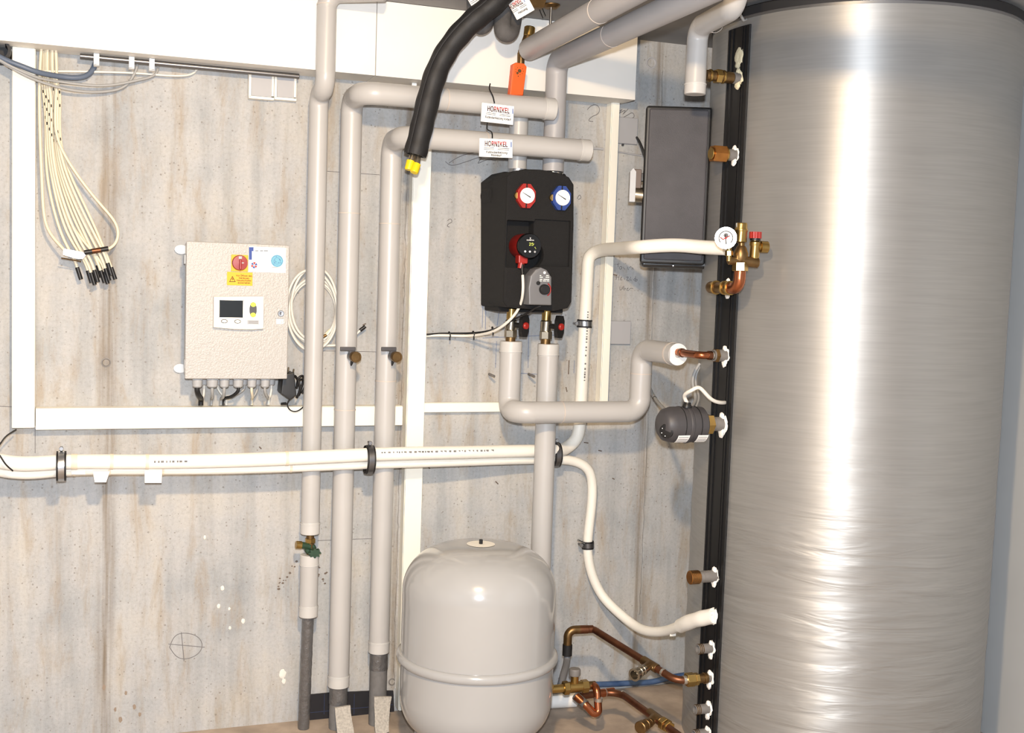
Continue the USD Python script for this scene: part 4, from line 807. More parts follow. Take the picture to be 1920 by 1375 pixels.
# display controller set into the door
gp = xz([(400.5, 556), (495.5, 555.5), (494.5, 617), (472, 618.5), (440, 618), (400, 614.5)], CO + .022)
ctl = cab.part('controller', slab(Polygon(gp).buffer(-.003).buffer(.003), F, CO + .022, .004), K['cream_plastic'], 'cream display controller')
G = CO + .0222
cab.part('screen', bpx(411.5, 563.5, 455.5, 595.5, G - .002, G, .0004), K['screen_glass'], 'dark display screen', parent=ctl)
cab.part('screen_frame', [bpx(410, 562, 457, 563.4, G - .001, G + .0006, .0002), bpx(410, 595.6, 457, 597, G - .001, G + .0006, .0002), bpx(410, 562, 411.4, 597, G - .001, G + .0006, .0002), bpx(455.6, 562, 457, 597, G - .001, G + .0006, .0002)], K['cream_plastic'], parent=ctl)
for px, py in ((420.5, 602.5), (445.5, 603)):
    c = P(px, py, G); cab.part('push_button', [tube([c + V([.0095 * math.cos(a), -.0004, .0055 * math.sin(a)]) for a in np.linspace(0, 2 * np.pi, 22)], .0011, 6)], K['steel_dark'], parent=ctl)
    cab.part('button_face', slab(Polygon([(c[0] + .0085 * math.cos(a), c[2] + .0048 * math.sin(a)) for a in np.linspace(0, 2 * np.pi, 22)][:-1]), G - .001, G + .0016), K['cream_plastic'], parent=ctl)
c = P(474.5, 581, G); ell = lambda z0, a, b: Polygon([(c[0] + a * math.cos(t), c[2] + z0 + b * math.sin(t)) for t in np.linspace(0, 2 * np.pi, 28)][:-1])
cab.part('rocker', slab(ell(0, .0115, .0245), G - .001, G + .002), K['charcoal'], parent=ctl)
cab.part('rocker_key', [slab(ell(s_ * .0165, .0088, .0072), G, G + .004) for s_ in (1, -1)], K['lime'], 'yellow-green rocker key', parent=ctl)
cab.part('type_plate', bpx(464, 600.5, 485.5, 608.5, G - .0006, G + .0002, .0001), K['light_grey'], parent=ctl)
for y in (603, 606): cab.part('print_line', bpx(466, y - .5, 484, y + .5, G - .0004, G + .0005, .0001), K['ink_grey'], parent=ctl)
lk = cab.part('lock', bpx(515, 578, 535.5, 597.5, F, F + .002, .001), K['enamel'])
cab.part('lock_cylinder', lathe([(0, .0105), (.004, .0105), (.006, .009), (.006, .003), (.005, 0)], P(526.5, 588, F + .002), (0, -1, 0), 24), K['steel'], 'chrome lock cylinder', parent=lk)
cab.part('key_slot', rbox(P(526.5, 588, F + .0085) + V([-.0012, 0, -.005]), P(526.5, 588, F + .0085) + V([.0012, .002, .005]), .0003), K['ink_black'], parent=lk)
tg = cab.part('small_tag', bpx(518, 598.5, 531.5, 608, F, F + .001, .0003), K['paper'])
cab.part('digit', text('1', .006, P(526.5, 605.5, F + .0012), depth=.0004), K['ink_grey'], parent=tg)
zb_c = P(445, 709, CO - .01)[2]
for i, (px, dep, r) in enumerate([(370, .125, .0165), (398, .125, .019), (420.5, .125, .016), (446.5, .125, .017), (472, .125, .0155), (497, .125, .0155), (383, .05, .012), (409, .05, .012), (433, .05, .012), (458, .05, .012), (483, .05, .012), (509, .05, .013)]):
    x = P(px, 720, dep)[0]; g = cab.part('cable_gland', hexa((x, -dep, zb_c + .002), (x, -dep, zb_c - .009), r * 1.05), K['light_grey'])
    cab.part('gland_nut', lathe([(0, r * .98), (.006, r * .98), (.012, r * .92), (.021, r * .9), (.025, r * .62), (.025, 0)], (x, -dep, zb_c - .008), (0, 0, -1), 18), K['light_grey'], parent=g)
ztk = P(400, 763, .055)[2]
for px, dep, px2, r, m, lab in ((370, .125, 378, .0085, 'black_rubber', 'thick black cable from the leftmost gland of the control cabinet'), (398, .125, 398, .0048, 'cable_grey', 'grey cable from the second front gland of the control cabinet'), (420.5, .125, 416, .0052, 'cable_grey', 'grey cable from the third front gland of the control cabinet'),
    (446.5, .125, 421, .0055, 'black_rubber', 'thin black cable slanting from the middle gland of the control cabinet'), (458, .05, 424, .0042, 'cable_grey', 'pale cable slanting behind the thin black gland cable'), (472, .125, 474, .0045, 'cable_cream', 'cream cable from the fifth front gland of the control cabinet'), (483, .05, 473, .004, 'cable_grey', 'pale cable from a rear gland beside the cream cable'), (497, .125, 504, .0042, 'cable_grey', 'grey cable from the rightmost front gland of the control cabinet'), (509, .05, 506, .0036, 'cable_white', 'pale cable from the rightmost rear gland of the control cabinet'), (383, .05, 381, .0036, 'cable_white', 'pale cable from the leftmost rear gland of the control cabinet'), (409, .05, 426, .0036, 'cable_white', 'pale cable from the second rear gland of the control cabinet')):
    a = V([P(px, 720, dep)[0], -dep, zb_c - .028]); b = V([P(px2, 762, .06)[0], -.032, ztk + .002]); 
    single('gland_cable', lab, 'cable', tube(spline([a, a + V([0, 0, -.016]), (a + b) / 2 + V([(b - a)[0] * .12, -.01, -.004]), b + V([0, -.002, .02]), b], 8), r, 12), K[m], 'cables leaving the control cabinet glands')
# ================================================================== plug-in power supply hanging beside the cabinet
t = thing('power_adapter', 'black plug-in power supply hanging under the right corner of the control cabinet', 'power adapter')
t.part('body', U(slab(rpoly([(527, 739), (531, 703), (552, 699), (556, 742), (544, 751)], .095, .003), .02, .095, .004), slab(rpoly([(523, 735), (526, 706), (545, 712), (545, 745)], .05, .003), .01, .06)), K['black_plastic'])
for x0, y0, x1, y1 in ((539.5, 703, 541, 689), (549, 702, 551, 692)): t.part('prong', cyl(P(x0, y0, .07), P(x1, y1, .075), .0028, 12, .0008), K['nickel'])
t.part('prong_sleeve', [cyl(P(539.4, 704, .07), P(540.1, 698, .072), .0034, 12), cyl(P(549, 703, .07), P(549.8, 698, .072), .0034, 12)], K['black_plastic'])
t.part('cord_bundle', [tube(spline(L(q), 8), .0042, 8) for q in ([(557, 722, .06), (561, 708, .065), (568, 706, .06), (566, 724, .05), (560, 742, .05)], [(556, 728, .07), (563, 712, .075), (572, 718, .06), (566, 738, .055)], [(553, 705, .06), (560, 716, .08), (562, 732, .08), (556, 746, .07)])], K['black_rubber'])
t.part('cord', tube(spline(L([(553, 742, .08), (543, 750, .08), (539, 758, .075), (543, 768, .07), (553, 772, .07), (563, 768, .07), (572, 760, .06)]), 8), .0022, 8), K['black_rubber'])
t.part('cord_plug', cyl(P(537, 757, .07), P(527, 758, .06), .0048, 12, .001), K['black_plastic'])
# ================================================================== coil of white cable behind the risers
def ell_pts(cx, cy, a, b, t0, t1, off, n=40, tilt=0.0): return [(cx + a * math.cos(t) * math.cos(tilt) - b * math.sin(t) * math.sin(tilt), cy + a * math.cos(t) * math.sin(tilt) + b * math.sin(t), off) for t in np.linspace(t0, t1, n)]
coil = []
for k, (cx, cy, a, b) in enumerate(((586, 592, 46, 64), (588, 588, 42, 58), (587, 584, 47, 58), (590, 578, 40, 60), (585, 572, 48, 86), (586, 592, 46, 64))): coil.append((cx, cy, a, b))
pts = []
for k in range(5):
    c0, c1 = V(coil[k]), V(coil[k + 1])
    for t_ in np.linspace(0, 1, 28, endpoint=False):
        cx, cy, a, b = c0 + (c1 - c0) * t_; th = math.pi / 2 + 2 * math.pi * t_; pts.append((cx + a * math.cos(th), cy + b * math.sin(th), .012 + .007 * k + .004 * math.sin(th * 2)))
pts += [(600, 650, .03), (625, 648, .03), (640, 645, .03)]
t = thing('cable_coil', 'coil of white cable hung on the wall behind the risers', 'cable coil'); t.part('cable', tube(spline(L(pts), 3), S(2.6, 590, 580, .03), 10), K['cable_white'])
t.part('hook', tube(L([(604, 640, .0), (604, 640, .05), (600, 630, .055)]), .003, 8), K['bronze'])
t.part('cable_end', tube(spline(L([(606, 632, .03), (615, 622, .03), (628, 612, .025)]), 6), S(2.4, 600, 620, .03), 10), K['cable_cream'])
t.part('brown_sleeve', tube(L([(602, 634, .032), (612, 628, .032)]), S(2.9, 600, 620, .03), 10), K['bronze'])
t = thing('cable_connector', 'small loose cable end with black connector poking out between the second and third riser', 'connector')
t.part('lead', tube(L([(664, 631, .03), (676, 619, .03)]), .0042, 10), K['cable_white']); t.part('plug', tube(L([(675, 620, .03), (685, 612, .032)]), .0062, 12, hole=.003), K['black_plastic'])
# ================================================================== bundle of sensor cables, far left
WB = S(2.7, 150, 400, .05)
ends = [(146, 506), (166, 512), (172, 516), (178, 511), (184, 502), (190, 512), (199, 508), (203, 498), (210, 506), (197, 514)]
tops = [(81, 82), (85, 82), (88, 81), (91, 81), (93, 82), (96, 82), (98, 83), (100, 83), (102, 83), (90, 84)]
mids = [(84, 270), (87, 262), (91, 255), (95, 250), (98, 245), (101, 240), (104, 238), (106, 235), (110, 232), (93, 258)]
low = [(118, 445), (128, 440), (134, 436), (140, 432), (147, 428), (152, 424), (157, 418), (163, 412), (168, 405), (144, 436)]
nm = ('first', 'second', 'third', 'fourth', 'fifth', 'sixth', 'seventh', 'eighth', 'ninth', 'tenth')
order = sorted(range(10), key=lambda i: ends[i][0])
for rank, i in enumerate(order):
    (a, b), (c, d), (e, f_), (g, h) = tops[i], mids[i], low[i], ends[i]; o = .014 + .0112 * (i % 4)
    q = spline(L([(a - 1, b - 6, o), (a - 3 + i * .4, b + 60, o), (c, d - 70, o), (c + 2, d + 0, o), (e - 27 - 2.2 * min(i, 8), f_ - 100, o + .008), (e, f_, o + .02), (g - 8, h - 22, o + .028), (g, h, o + .03)]), 10)
    t = thing('sensor_cable', f'cream sensor cable with black tip, {nm[rank]} tip from the left in the bundle', 'cable', 'cream sensor cables hanging left of the cabinet')
    t.part('sheath', tube(q, WB, 10), K['cable_cream'])
    d_ = unit(q[-1] - q[-5]); t.part('black_tip', tube([q[-1] - d_ * .008, q[-1] + d_ * .032], WB * 1.42, 12, hole=WB * .7), K['black_plastic'], 'black tip')
    for k in range(3):
        j = 15 + (i * 2 + k * 4) % 17; ax = q[j + 1] - q[j]; t.part('print_mark', tube([q[j] + unit(ax) * 0 + V([0, -WB * .95, 0]), q[j] + unit(ax) * .009 + V([0, -WB * .95, 0])], .0017, 5), K['ink_black'])
lp = thing('looped_cable', 'cream cable looping wide to the right around the bundle into a copper-banded sensor', 'cable')
lp.part('sheath', tube(spline(L([(104, 76, .05), (106, 160, .05), (104, 235, .055), (116, 280, .06), (150, 335, .06), (190, 385, .065), (216, 418, .07), (221, 442, .075), (213, 460, .08), (200, 468, .085)]), 10), WB, 10), K['cable_cream'])
a, b = P(203, 466, .086), P(158, 474, .09)
lp.part('black_sleeve', tube([a, b], WB * 1.7, 14), K['black_plastic']); lp.part('copper_band', tube([a + (b - a) * .32, a + (b - a) * .68], WB * 1.8, 14), K['copper'])
l2 = thing('looped_cable', 'cream cable sagging left of the bundle into a bent metal clip', 'cable')
l2.part('sheath', tube(spline(L([(79, 76, .05), (74, 160, .05), (76, 280, .055), (79, 350, .06), (84, 410, .065), (96, 440, .075), (120, 468, .09)]), 10), WB, 10), K['cable_cream'])
l2.part('metal_clip', slab(Polygon(xz([(119, 466), (156, 473), (161, 479), (155, 486), (140, 485), (118, 478)], .097)), .085, .099), K['steel_dark'])
l2.part('clip_edge', tube(L([(115, 484, .09), (152, 490, .095)]), .002, 6), K['bronze'])
# loose cables crossing at the top left corner
for pts, r, m, lab in (([(-240, 60, .02), (-90, 60, .08), (0, 107, .10), (40, 124, .10), (70, 135, .09), (110, 143, .06), (140, 146, .05), (165, 140, .04), (178, 122, .03), (181, 108, .03)], .0085, 'cable_slate', 'slate blue cable drooping in from the top left corner'),
        ([(-240, 66, .02), (-90, 66, .08), (0, 113, .105), (35, 131, .105), (72, 146, .09), (110, 153, .06), (170, 160, .05), (220, 158, .045), (260, 150, .04), (292, 138, .03), (296, 112, .02)], .0042, 'cable_grey', 'grey cable drooping in from the left, rising to the clips under the duct'),
        ([(-240, 72, .02), (-90, 72, .08), (0, 114, .1), (30, 132, .1), (60, 147, .09), (100, 161, .07), (160, 172, .05), (225, 166, .03), (245, 150, .03), (256, 128, .03), (258, 112, .03)], .0046, 'cable_grey', 'lowest grey cable drooping in from the top left corner'),
        ([(70, 134, .05), (140, 134, .04), (230, 136, .03), (280, 139, .03), (340, 142, .03), (364, 136, .022), (372, 124, .02)], .0036, 'cable_white', 'thin white cable running level under the duct behind the risers')):
    single('loose_cable', lab, 'cable', tube(spline(L(pts), 8), r, 10), K[m])
single('black_sleeve', 'round black pipe sleeve at the far left edge just under the duct', 'pipe', lathe([(0, .034), (.09, .034), (.09, .026), (.02, .024), (.02, 0)], V([P(-3, 92, .1)[0], -.002, P(0, 92, .1)[2]]), (0, -1, 0), 30), K['black_rubber'])
# conduit and clips under the duct
cq = [P(150, 86, .05), P(300, 99, .05), P(372, 105, .05), P(470, 116, .05), P(560, 125, .05)]; cz = np.mean([p[2] for p in cq]) ; cz = ZD - .012
t = single('steel_conduit', 'thin steel conduit running along the underside of the duct', 'conduit', cyl((cq[0][0], -.062, cz), (cq[-1][0], -.062, cz), .0085, 14, .001), K['steel_dark'])
for px, lab in ((181, 'leftmost white cable clip under the duct'), (247, 'second white cable clip under the duct'), (285, 'third white cable clip under the duct'), (778, 'white cable clip under the duct behind the black hose')):
    t = thing('cable_clip', lab, 'cable clip', 'white cable clips under the duct'); x = P(px, 100, .075)[0]; top = ZD - .001
    t.part('strap', rbox(V([x - .0085, -.079, top - .036]), V([x + .0085, -.074, top]), .001), K['paper']); t.part('fold', rbox(V([x - .0085, -.079, top - .0375]), V([x + .0085, -.045, top - .033]), .001), K['paper'])
single('cable_end_cap', 'tiny orange cable end on the wall under the duct, left of the grey wall boxes', 'cable end', cyl(P(372, 122, .0), P(372, 122, .02), .007, 14, .001), K['label_yellow'])
# wall boxes
def wallplate(lab, x0, y0, x1, y1, d=.016, m='plate_grey', frame_=False, ribs=0):
    t = thing('junction_box', lab, 'junction box', 'flat square junction boxes on the wall')
    if frame_:
        t.part('frame', [bpx(x0, y0, x1, y0 + 4, .001, d, .001), bpx(x0, y1 - 5, x1, y1, .001, d, .001), bpx(x0, y0 + 4, x0 + 5, y1 - 5, .001, d, .001), bpx(x1 - 4.5, y0 + 4, x1, y1 - 5, .001, d, .001)], K['cream_plastic'])
        t.part('cover', bpx(x0 + 5, y0 + 4, x1 - 4.5, y1 - 5, .001, d - .006, .001), K[m])
    else:
        t.part('box', bpx(x0, y0, x1, y1, .001, d - .004, .002), K[m]); t.part('cover', bpx(x0 + .5, y0 + .5, x1 - .5, y1 - .5, d - .0036, d, .003), K[m])
    return t
wallplate('left of two white-framed grey wall boxes under the duct', 466.5, 131, 514, 186, .03, frame_=True); wallplate('right of two white-framed grey wall boxes under the duct, beside the leftmost riser', 514.5, 132, 556, 188, .03, frame_=True)
wallplate('flat grey wall box at the top, right of the narrow upright duct', 1154, 220, 1196, 270); wallplate('flat grey wall box low on the wall, above the forward bend of the U-shaped pipe', 1143, 602, 1183, 646)
single('wall_screw', 'small bright screw in the wall under the upper flat grey box', 'screw', lathe([(0, .003), (.008, .003), (.008, .0055), (.011, .004), (.0115, 0)], P(1166, 272), (0, -1, 0), 12), K['steel'])
single('wall_conduit', 'short thin grey conduit on the wall beside the end of the lower horizontal pipe', 'conduit', cyl(P(1098, 276.5, .006), P(1131, 279.5, .006), .0045, 10), K['plate_grey'])
single('wall_conduit', 'thin grey conduit sloping on the wall below the upper flat grey box', 'conduit', cyl(P(1153, 284, .004), P(1206, 292.5, .004), .003, 10), K['plate_grey'])
for pts, lab in (([(900, 700, 0), (918, 702, .03), (927, 706, .06)], 'small grey wall peg left of the U-shaped pipe'), ([(984, 700, 0), (992, 702, .03), (1002, 706, .07)], 'small grey wall peg between the U-shaped pipe and the straight down pipe')):
    single('wall_peg', lab, 'peg', tube(spline([V([P(pts[1][0], pts[1][1])[0], -.001, P(*pts[1][:2])[2]])] + L(pts[1:]), 5), .0045, 10), K['iron_grey'])
# tags with the installer's print
def tag(lab, quad, off, lines, tie, bold='HORNIKEL'):
    q = L(quad, off); t = thing('pipe_tag', lab, 'tag', 'white printed tags on the pipes'); u, w = q[1] - q[0], q[0] - q[3]; wd, ht = np.linalg.norm(u), np.linalg.norm(w)
    plate = trimesh.creation.extrude_polygon(Polygon([(0, 0), (wd, 0), (wd, ht), (0, ht)]).buffer(-.002).buffer(.002), .004, engine='earcut'); t.part('plate', frame(plate, q[3], u, w), K['paper'])
    nn = unit(np.cross(unit(u), unit(w))); fo = lambda a, b: q[3] + u * a + w * b + nn * .0041
    cx_ = 0.0; glyphs = []
    for ch in bold:                                              # spaced capitals, dark below and red above
        gm = meshkit.text_mesh(ch, ht * .27, .0006, True); gm.apply_translation([cx_ - gm.bounds[0][0], 0, 0]); cx_ = gm.bounds[1][0] + ht * .05; glyphs.append(gm)
    for n_, gm in enumerate(glyphs):
        gm.apply_scale([wd * .70 / cx_, 1, 1]); t.part('letter', frame(gm, fo(.12, .60), u, w), K['ink_dark'])
        if n_ > 1:
            top_ = trimesh.intersections.slice_mesh_plane(gm, [0, 1, 0], [0, ht * .13, 0]); top_.apply_translation([0, 0, .0004]); t.part('letter_top', frame(top_, fo(.12, .60), u, w), K['ink_red'], 'red upper half of a letter')
    t.part('side_mark', frame(trimesh.creation.box(bounds=[[0, 0, 0], [wd * .02, ht * .28, .0006]]), fo(.9, .6), u, w), K['ink_blue'])
    for b in (.50, .42):
        for a0, a1 in ((.1, .4), (.52, .86)): t.part('print_line', frame(trimesh.creation.box(bounds=[[0, 0, 0], [wd * (a1 - a0), ht * .025, .0005]]), fo(a0, b), u, w), K['ink_grey'])
    for k, s_ in enumerate(lines):
        m = meshkit.text_mesh(s_, ht * .105, .0005, True); sc_ = min(1, wd * .8 / m.extents[0]); m.apply_scale([sc_, 1, 1]); m.apply_translation([-m.extents[0] / 2, 0, 0]); t.part('lettering', frame(m, fo(.5, .22 - .16 * k), u, w), K['ink_black'])
    if tie: t.part('tie', tube(spline(L(tie), 6), .0022, 8), K['black_plastic'])
    return t
tag('white printed tag hanging on the upper horizontal pipe', [(909, 194), (969, 201), (962, 233), (901, 228)], .318, ['Fußbodenheizung Vorlauf'], [(919, 157, .30), (918, 168, .312), (923, 178, .316), (927, 193, .3205)])
tag('white printed tag hanging on the lower horizontal pipe', [(903, 260), (965, 263), (961, 298), (898, 294)], .318, ['Fußbodenheizung', 'Rücklauf'], [(914, 230, .313), (914, 243, .312), (921, 247, .314), (923, 259, .3205)])
tag('left of the two tilted printed tags at the ceiling', [(865, -8), (902, -30), (919, 4), (890, 23)], .40, ['Heizung'], None)
tag('right of the two tilted printed tags at the ceiling', [(943, 11), (976, -8), (1000, 17), (969, 38)], .42, ['Heizung'], None)
# ================================================================== brass safety group in front of the tank rail
c540 = on_rail(540); tipx = c540[0] - .085
SO = min(np.linspace(.65, 1.2, 400), key=lambda o_: abs(P(1387, 520, o_)[0] - tipx))
t = thing('safety_group', 'brass safety group with pressure gauge and red-capped relief valve in front of the tank', 'safety valve')
e = lambda px, py, o=SO: P(px, py, o)
zel = P(1387, 541, SO)[2]; zel = (zel + c540[2]) / 2
t.part('elbow', tube(rounded([(c540[0] - .055, NY, zel), (tipx, NY, zel), (tipx, NY - .06, zel)], .028), .0195, 24), K['bronze'])
t.part('tail_pipe', cyl((tipx, NY - .05, zel), (tipx, -SO + .045, zel), .0172, 26), K['bronze'])
t.part('collar', [cyl((tipx, NY - y_, zel), (tipx, NY - y_ - .012, zel), .0225, 28, .002) for y_ in (.045, .10, SO + NY - .06)], K['brass'])
top = e(1389, 505); xr2 = top[0]
xr2 = tipx; t.part('copper_bend', tube(rounded([(xr2, -SO + .055, zel), (xr2, -SO, zel), (xr2, -SO, top[2])], .032, 12), .0185, 28), K['copper_bright'])
z0 = top[2]
t.part('hex_nut', hexa((xr2, -SO, z0 - .006), (xr2, -SO, z0 + .022), .0245), K['brass'])
hd = lathe([(0, .014), (.01, .02), (.028, .023), (.046, .016), (.052, .012)], (xr2, -SO, z0 + .02), (0, 0, 1), 28)
rx, lx = e(1412, 495)[0], e(1366, 497)[0]; zmid = e(1389, 492)[2]
t.part('manifold_body', U(hd, cyl((xr2 - .002, -SO, zmid + .004), (rx + .012, -SO - .01, zmid), .0165, 24, .003), cyl((xr2, -SO, zmid + .004), (lx, -SO + .004, zmid + .004), .0135, 24, .003)), K['bronze'])
g = lambda px, py: V([e(px, py)[0], -SO, e(px, py)[2]])
t.part('vent_neck', cyl(g(1390, 478), g(1390, 455), .0095, 20), K['bronze'])
t.part('air_vent', lathe([(0, .010), (.004, .0185), (.034, .0185), (.037, .0205), (.043, .0205), (.046, .0185), (.058, .0185), (.062, .0165), (.0625, 0)], g(1388.5, 456), (0, 0, 1), 30), K['brass'])
t.part('vent_pin', cyl(g(1382, 433), g(1381, 418), .004, 12, .001), K['nickel'])
rv = g(1412, 492)
t.part('relief_valve', lathe([(0, .013), (.012, .013), (.018, .0155), (.05, .0155), (.053, .0175), (.062, .0175), (.066, .012), (.075, .012)], rv + V([0, -.006, 0]), (0, 0, 1), 26), K['brass'])
zt2 = e(1412, 449)[2]; t.part('black_ring', cyl((rv[0], -SO - .006, zt2 - .004), (rv[0], -SO - .006, zt2 + .003), .0165, 24), K['black_plastic'])
kn = Polygon([((.0178 + .0012 * math.cos(10 * a)) * math.cos(a), (.0178 + .0012 * math.cos(10 * a)) * math.sin(a)) for a in np.linspace(0, 2 * np.pi, 80)][:-1])
t.part('red_cap', frame(trimesh.creation.extrude_polygon(kn, .02, engine='earcut'), (rv[0], -SO - .006, zt2 + .003), (1, 0, 0), (0, 1, 0)), K['red_plastic'], 'red relief cap')
q = g(1418, 463) + V([0, -.006, 0]); t.part('outlet', lathe([(0, .012), (.012, .012), (.014, .0185), (.036, .0185), (.038, .016), (.03, .014), (.03, 0)], q + V([-.004, 0, 0]), (1, -.18, 0), 26), K['brass'])
# gauge, facing left and towards the room
gd = unit(V([-.55, -.83, .0])); gc = e(1361, 446.5, SO + .01); gr = S(20.5, 1361, 446, SO)
gg = t.part('gauge', lathe([(-.03, gr * .6), (-.03, gr * .93), (-.004, gr * .97), (0, gr)], gc, gd, 36), K['black_plastic'], 'black-backed pressure gauge')
t.part('gauge_rim', band(gc + gd * .001, gd, gr * .93, .007, gr * .08, 36), K['steel'], parent=gg)
t.part('gauge_face', lathe([(0, gr * .92), (.001, gr * .92), (.0012, 0)], gc, gd, 36), K['paper'], parent=gg)
gu = unit(np.cross([0, 0, 1.], gd)); fc = gc + gd * .0024; gp = lambda a, b: fc + gu * a * gr - V([0, 0, 0]) + V([0, 0, b * gr])
t.part('needle', tube([gp(.35, .22), gp(-.25, -.14), gp(-.5, .05)], .0013, 6), K['red_plastic'], parent=gg); t.part('needle', tube([gp(.05, -.55), gp(-.05, .3)], .0013, 6), K['ink_black'], parent=gg)
t.part('scale_mark', tube([gp(.62 * math.cos(a), .62 * math.sin(a)) for a in np.linspace(math.radians(-40), math.radians(220), 26)], .0009, 5), K['ink_black'], parent=gg)
t.part('scale_blob', slab(Polygon([(0, 0), (.001, 0), (0, .001)]), .001, .0011) if False else lathe([(0, gr * .2), (.0004, gr * .2), (.0005, 0)], gp(.0, .24) - gd * .001, gd, 16), K['charcoal'], parent=gg)
t.part('gauge_hub', lathe([(0, gr * .1), (.001, gr * .1), (.0012, 0)], gp(0, 0), gd, 12), K['ink_red'], parent=gg)
t.part('gauge_stem', [cyl(g(1367, 490), g(1367, 462), .0085, 18), hexa(g(1367, 480), g(1367, 470), .0125)], K['brass'])
# ================================================================== actuator / immersion heater head
a_ = thing('immersion_heater', 'dark grey round-headed immersion heater screwed into the tank rail', 'heater')
o = c795; ax = (-1, 0, 0); hh = lambda x: o + V([-x, 0, 0]); rh_ = .0605
a_.part('brass_hex', hexa(hh(.05), hh(.078), .0345), K['brass']); 
a_.part('housing', lathe([(.075, .03), (.082, .048), (.09, .0575), (.14, .059), (.143, .0615), (.15, .0615), (.153, .059), (.2, .0585), (.225, .052), (.237, .038), (.24, 0)], o, ax, 40), K['charcoal'])
a_.part('seam', [band(hh(x), (1, 0, 0), .0588, .002, .0012, 40) for x in (.115, .172)], K['black_plastic'])
dk = a_.part('dial', lathe([(0, .024), (.008, .023), (.01, .02), (.01, 0)], hh(.228) + V([0, -.03, -.016]), (-.75, -.66, -.1), 24), K['black_plastic'])
for k in range(5):
    an_ = k * 1.05 + .4; p_ = hh(.228) + V([0, -.03, -.016]) + unit(V([-.75, -.66, -.1])) * .0102; e1 = unit(np.cross([0, 0, 1.], [-.75, -.66, -.1])); a_.part('dial_mark', lathe([(0, .0018), (.0008, .0018), (.0009, 0)], p_ + e1 * .015 * math.cos(an_) + V([0, 0, .015 * math.sin(an_)]), (-.75, -.66, -.1), 8), K['paper'], parent=dk)
for x0, x1 in ((.155, .198), (.088, .126)):
    tt = np.linspace(math.radians(-66), math.radians(-28), 8); vv = []; rr_ = .0600
    for x in (x0, x1):
        for th in tt: vv.append(o + V([-x, -rr_ * math.cos(th), rr_ * math.sin(th)]))
    ff = []
    for k in range(7): ff += [(k, k + 1, 8 + k + 1), (k, 8 + k + 1, 8 + k)]
    mm_ = trimesh.Trimesh(V(vv), V(ff), process=False); out = mm_.copy(); out.vertices = V([[p[0], o[1] + (p[1] - o[1]) * 1.012, o[2] + (p[2] - o[2]) * 1.012] for p in mm_.vertices]); lb = a_.part('rating_label', trimesh.convex.convex_hull(np.vstack([mm_.vertices, out.vertices])) if False else out, K['paper'], 'white rating label')
    for k in range(3):
        th = math.radians(-36 - 9 * k); pp = o + V([0, -.0612 * math.cos(th), .0612 * math.sin(th)]); a_.part('print_line', tube([pp + V([-x0 - .004, 0, 0]), pp + V([-x1 + .004, 0, 0])], .0009, 5), K['ink_grey'], parent=lb)
ct = o + V([-.15, -.012, .056])
a_.part('cable_gland', lathe([(0, .015), (.008, .015), (.012, .012), (.018, .011)], ct, (.1, 0, 1), 18), K['black_plastic'])
sp_ = [ct + V([.0, 0, .016]), ct + V([-.012, -.004, .04])] + [P(px, py, -NY + of) for px, py, of in ((1297, 732, .05), (1309, 727, .055), (1320, 735, .055), (1334, 749, .05), (1350, 755, .03), (1362, 755, .0))]
single('heater_cable', 'white cable arching from the immersion heater to the tank rail', 'cable', tube(spline(sp_, 10), S(3.6, 1320, 745, .65), 12), K['cable_white'])
for pts, lab, r in (([(1211, 700, .05), (1220, 732, .16), (1234, 755, .3), (1252, 775, .52), (1262, 790, .62)], 'grey cable sagging from the wall to the immersion heater', .0062), ([(1312, 682, .45), (1302, 700, .45), (1299, 720, .46), (1304, 745, .5), (1296, 765, .58), (1290, 785, .64)], 'grey cable hanging behind the white heater cable', .0055), ([(1314, 684, .45), (1306, 702, .44), (1305, 722, .45), (1310, 742, .48), (1301, 770, .56)], 'thin grey cable beside the tank under the copper elbow', .004)):
    t = thing('grey_cable', lab, 'cable'); q = spline(L(pts), 8); t.part('sheath', tube(q, r, 10), K['cable_grey']); 
    if pts[0][0] == 1211: t.part('tie', band(q[12], q[13] - q[11], r * 1.02, .004, .0012, 14), K['black_plastic'])
# ================================================================== copper pipework at the bottom right
def CP(px, py, z): return PZ(px, py, z)
zA_ = P(1090, 1180, .25)[2]
p0 = P(1064, 1212, .25); p1 = V([p0[0], p0[1], zA_]); p2 = CP(1112, 1180, zA_)
p3 = CP(1215, 1247, zA_ - .0); p4 = CP(1240, 1264, zA_ - .0)
jn = c1268; end = jn + V([-.10, 0, 0]); p4 = V([end[0] - .035, NY, end[2]]); p3 = p4 + (p2 - p4) * .16
rc = .0125
t = thing('copper_pipe', 'upper copper pipe running from the vessel connection up and forward to the tank', 'pipe')
runs = rounded([p0, p1, p2, p4, end], [.026, .02, .045], 12); t.part('pipe', tube(runs, rc, 22), K['copper'])
d12 = unit(p2 - p1); d23 = unit(p4 - p2)
t.part('elbow_fitting', tube(rounded([p0 + V([0, 0, .004]), p1, p1 + d12 * .045], .026, 12), rc * 1.22, 22), K['bronze'])
t.part('press_socket', [cyl(p1 + d12 * .04, p1 + d12 * .075, rc * 1.22, 22, .001), cyl(p2 - d12 * .02, p2 - d12 * .0, rc * 1.15, 22, .001)], K['copper'])
t.part('solder_ring', [cyl(p1 + d12 * .075, p1 + d12 * .088, rc * 1.08, 22), cyl(p4 + (p2 - p4) * .14, p4 + (p2 - p4) * .16, rc * 1.1, 22), cyl(end + V([-.012, 0, 0]), end + V([0, 0, 0]), rc * 1.2, 22)], K['solder'])
tee = p4 + (p2 - p4) * .30
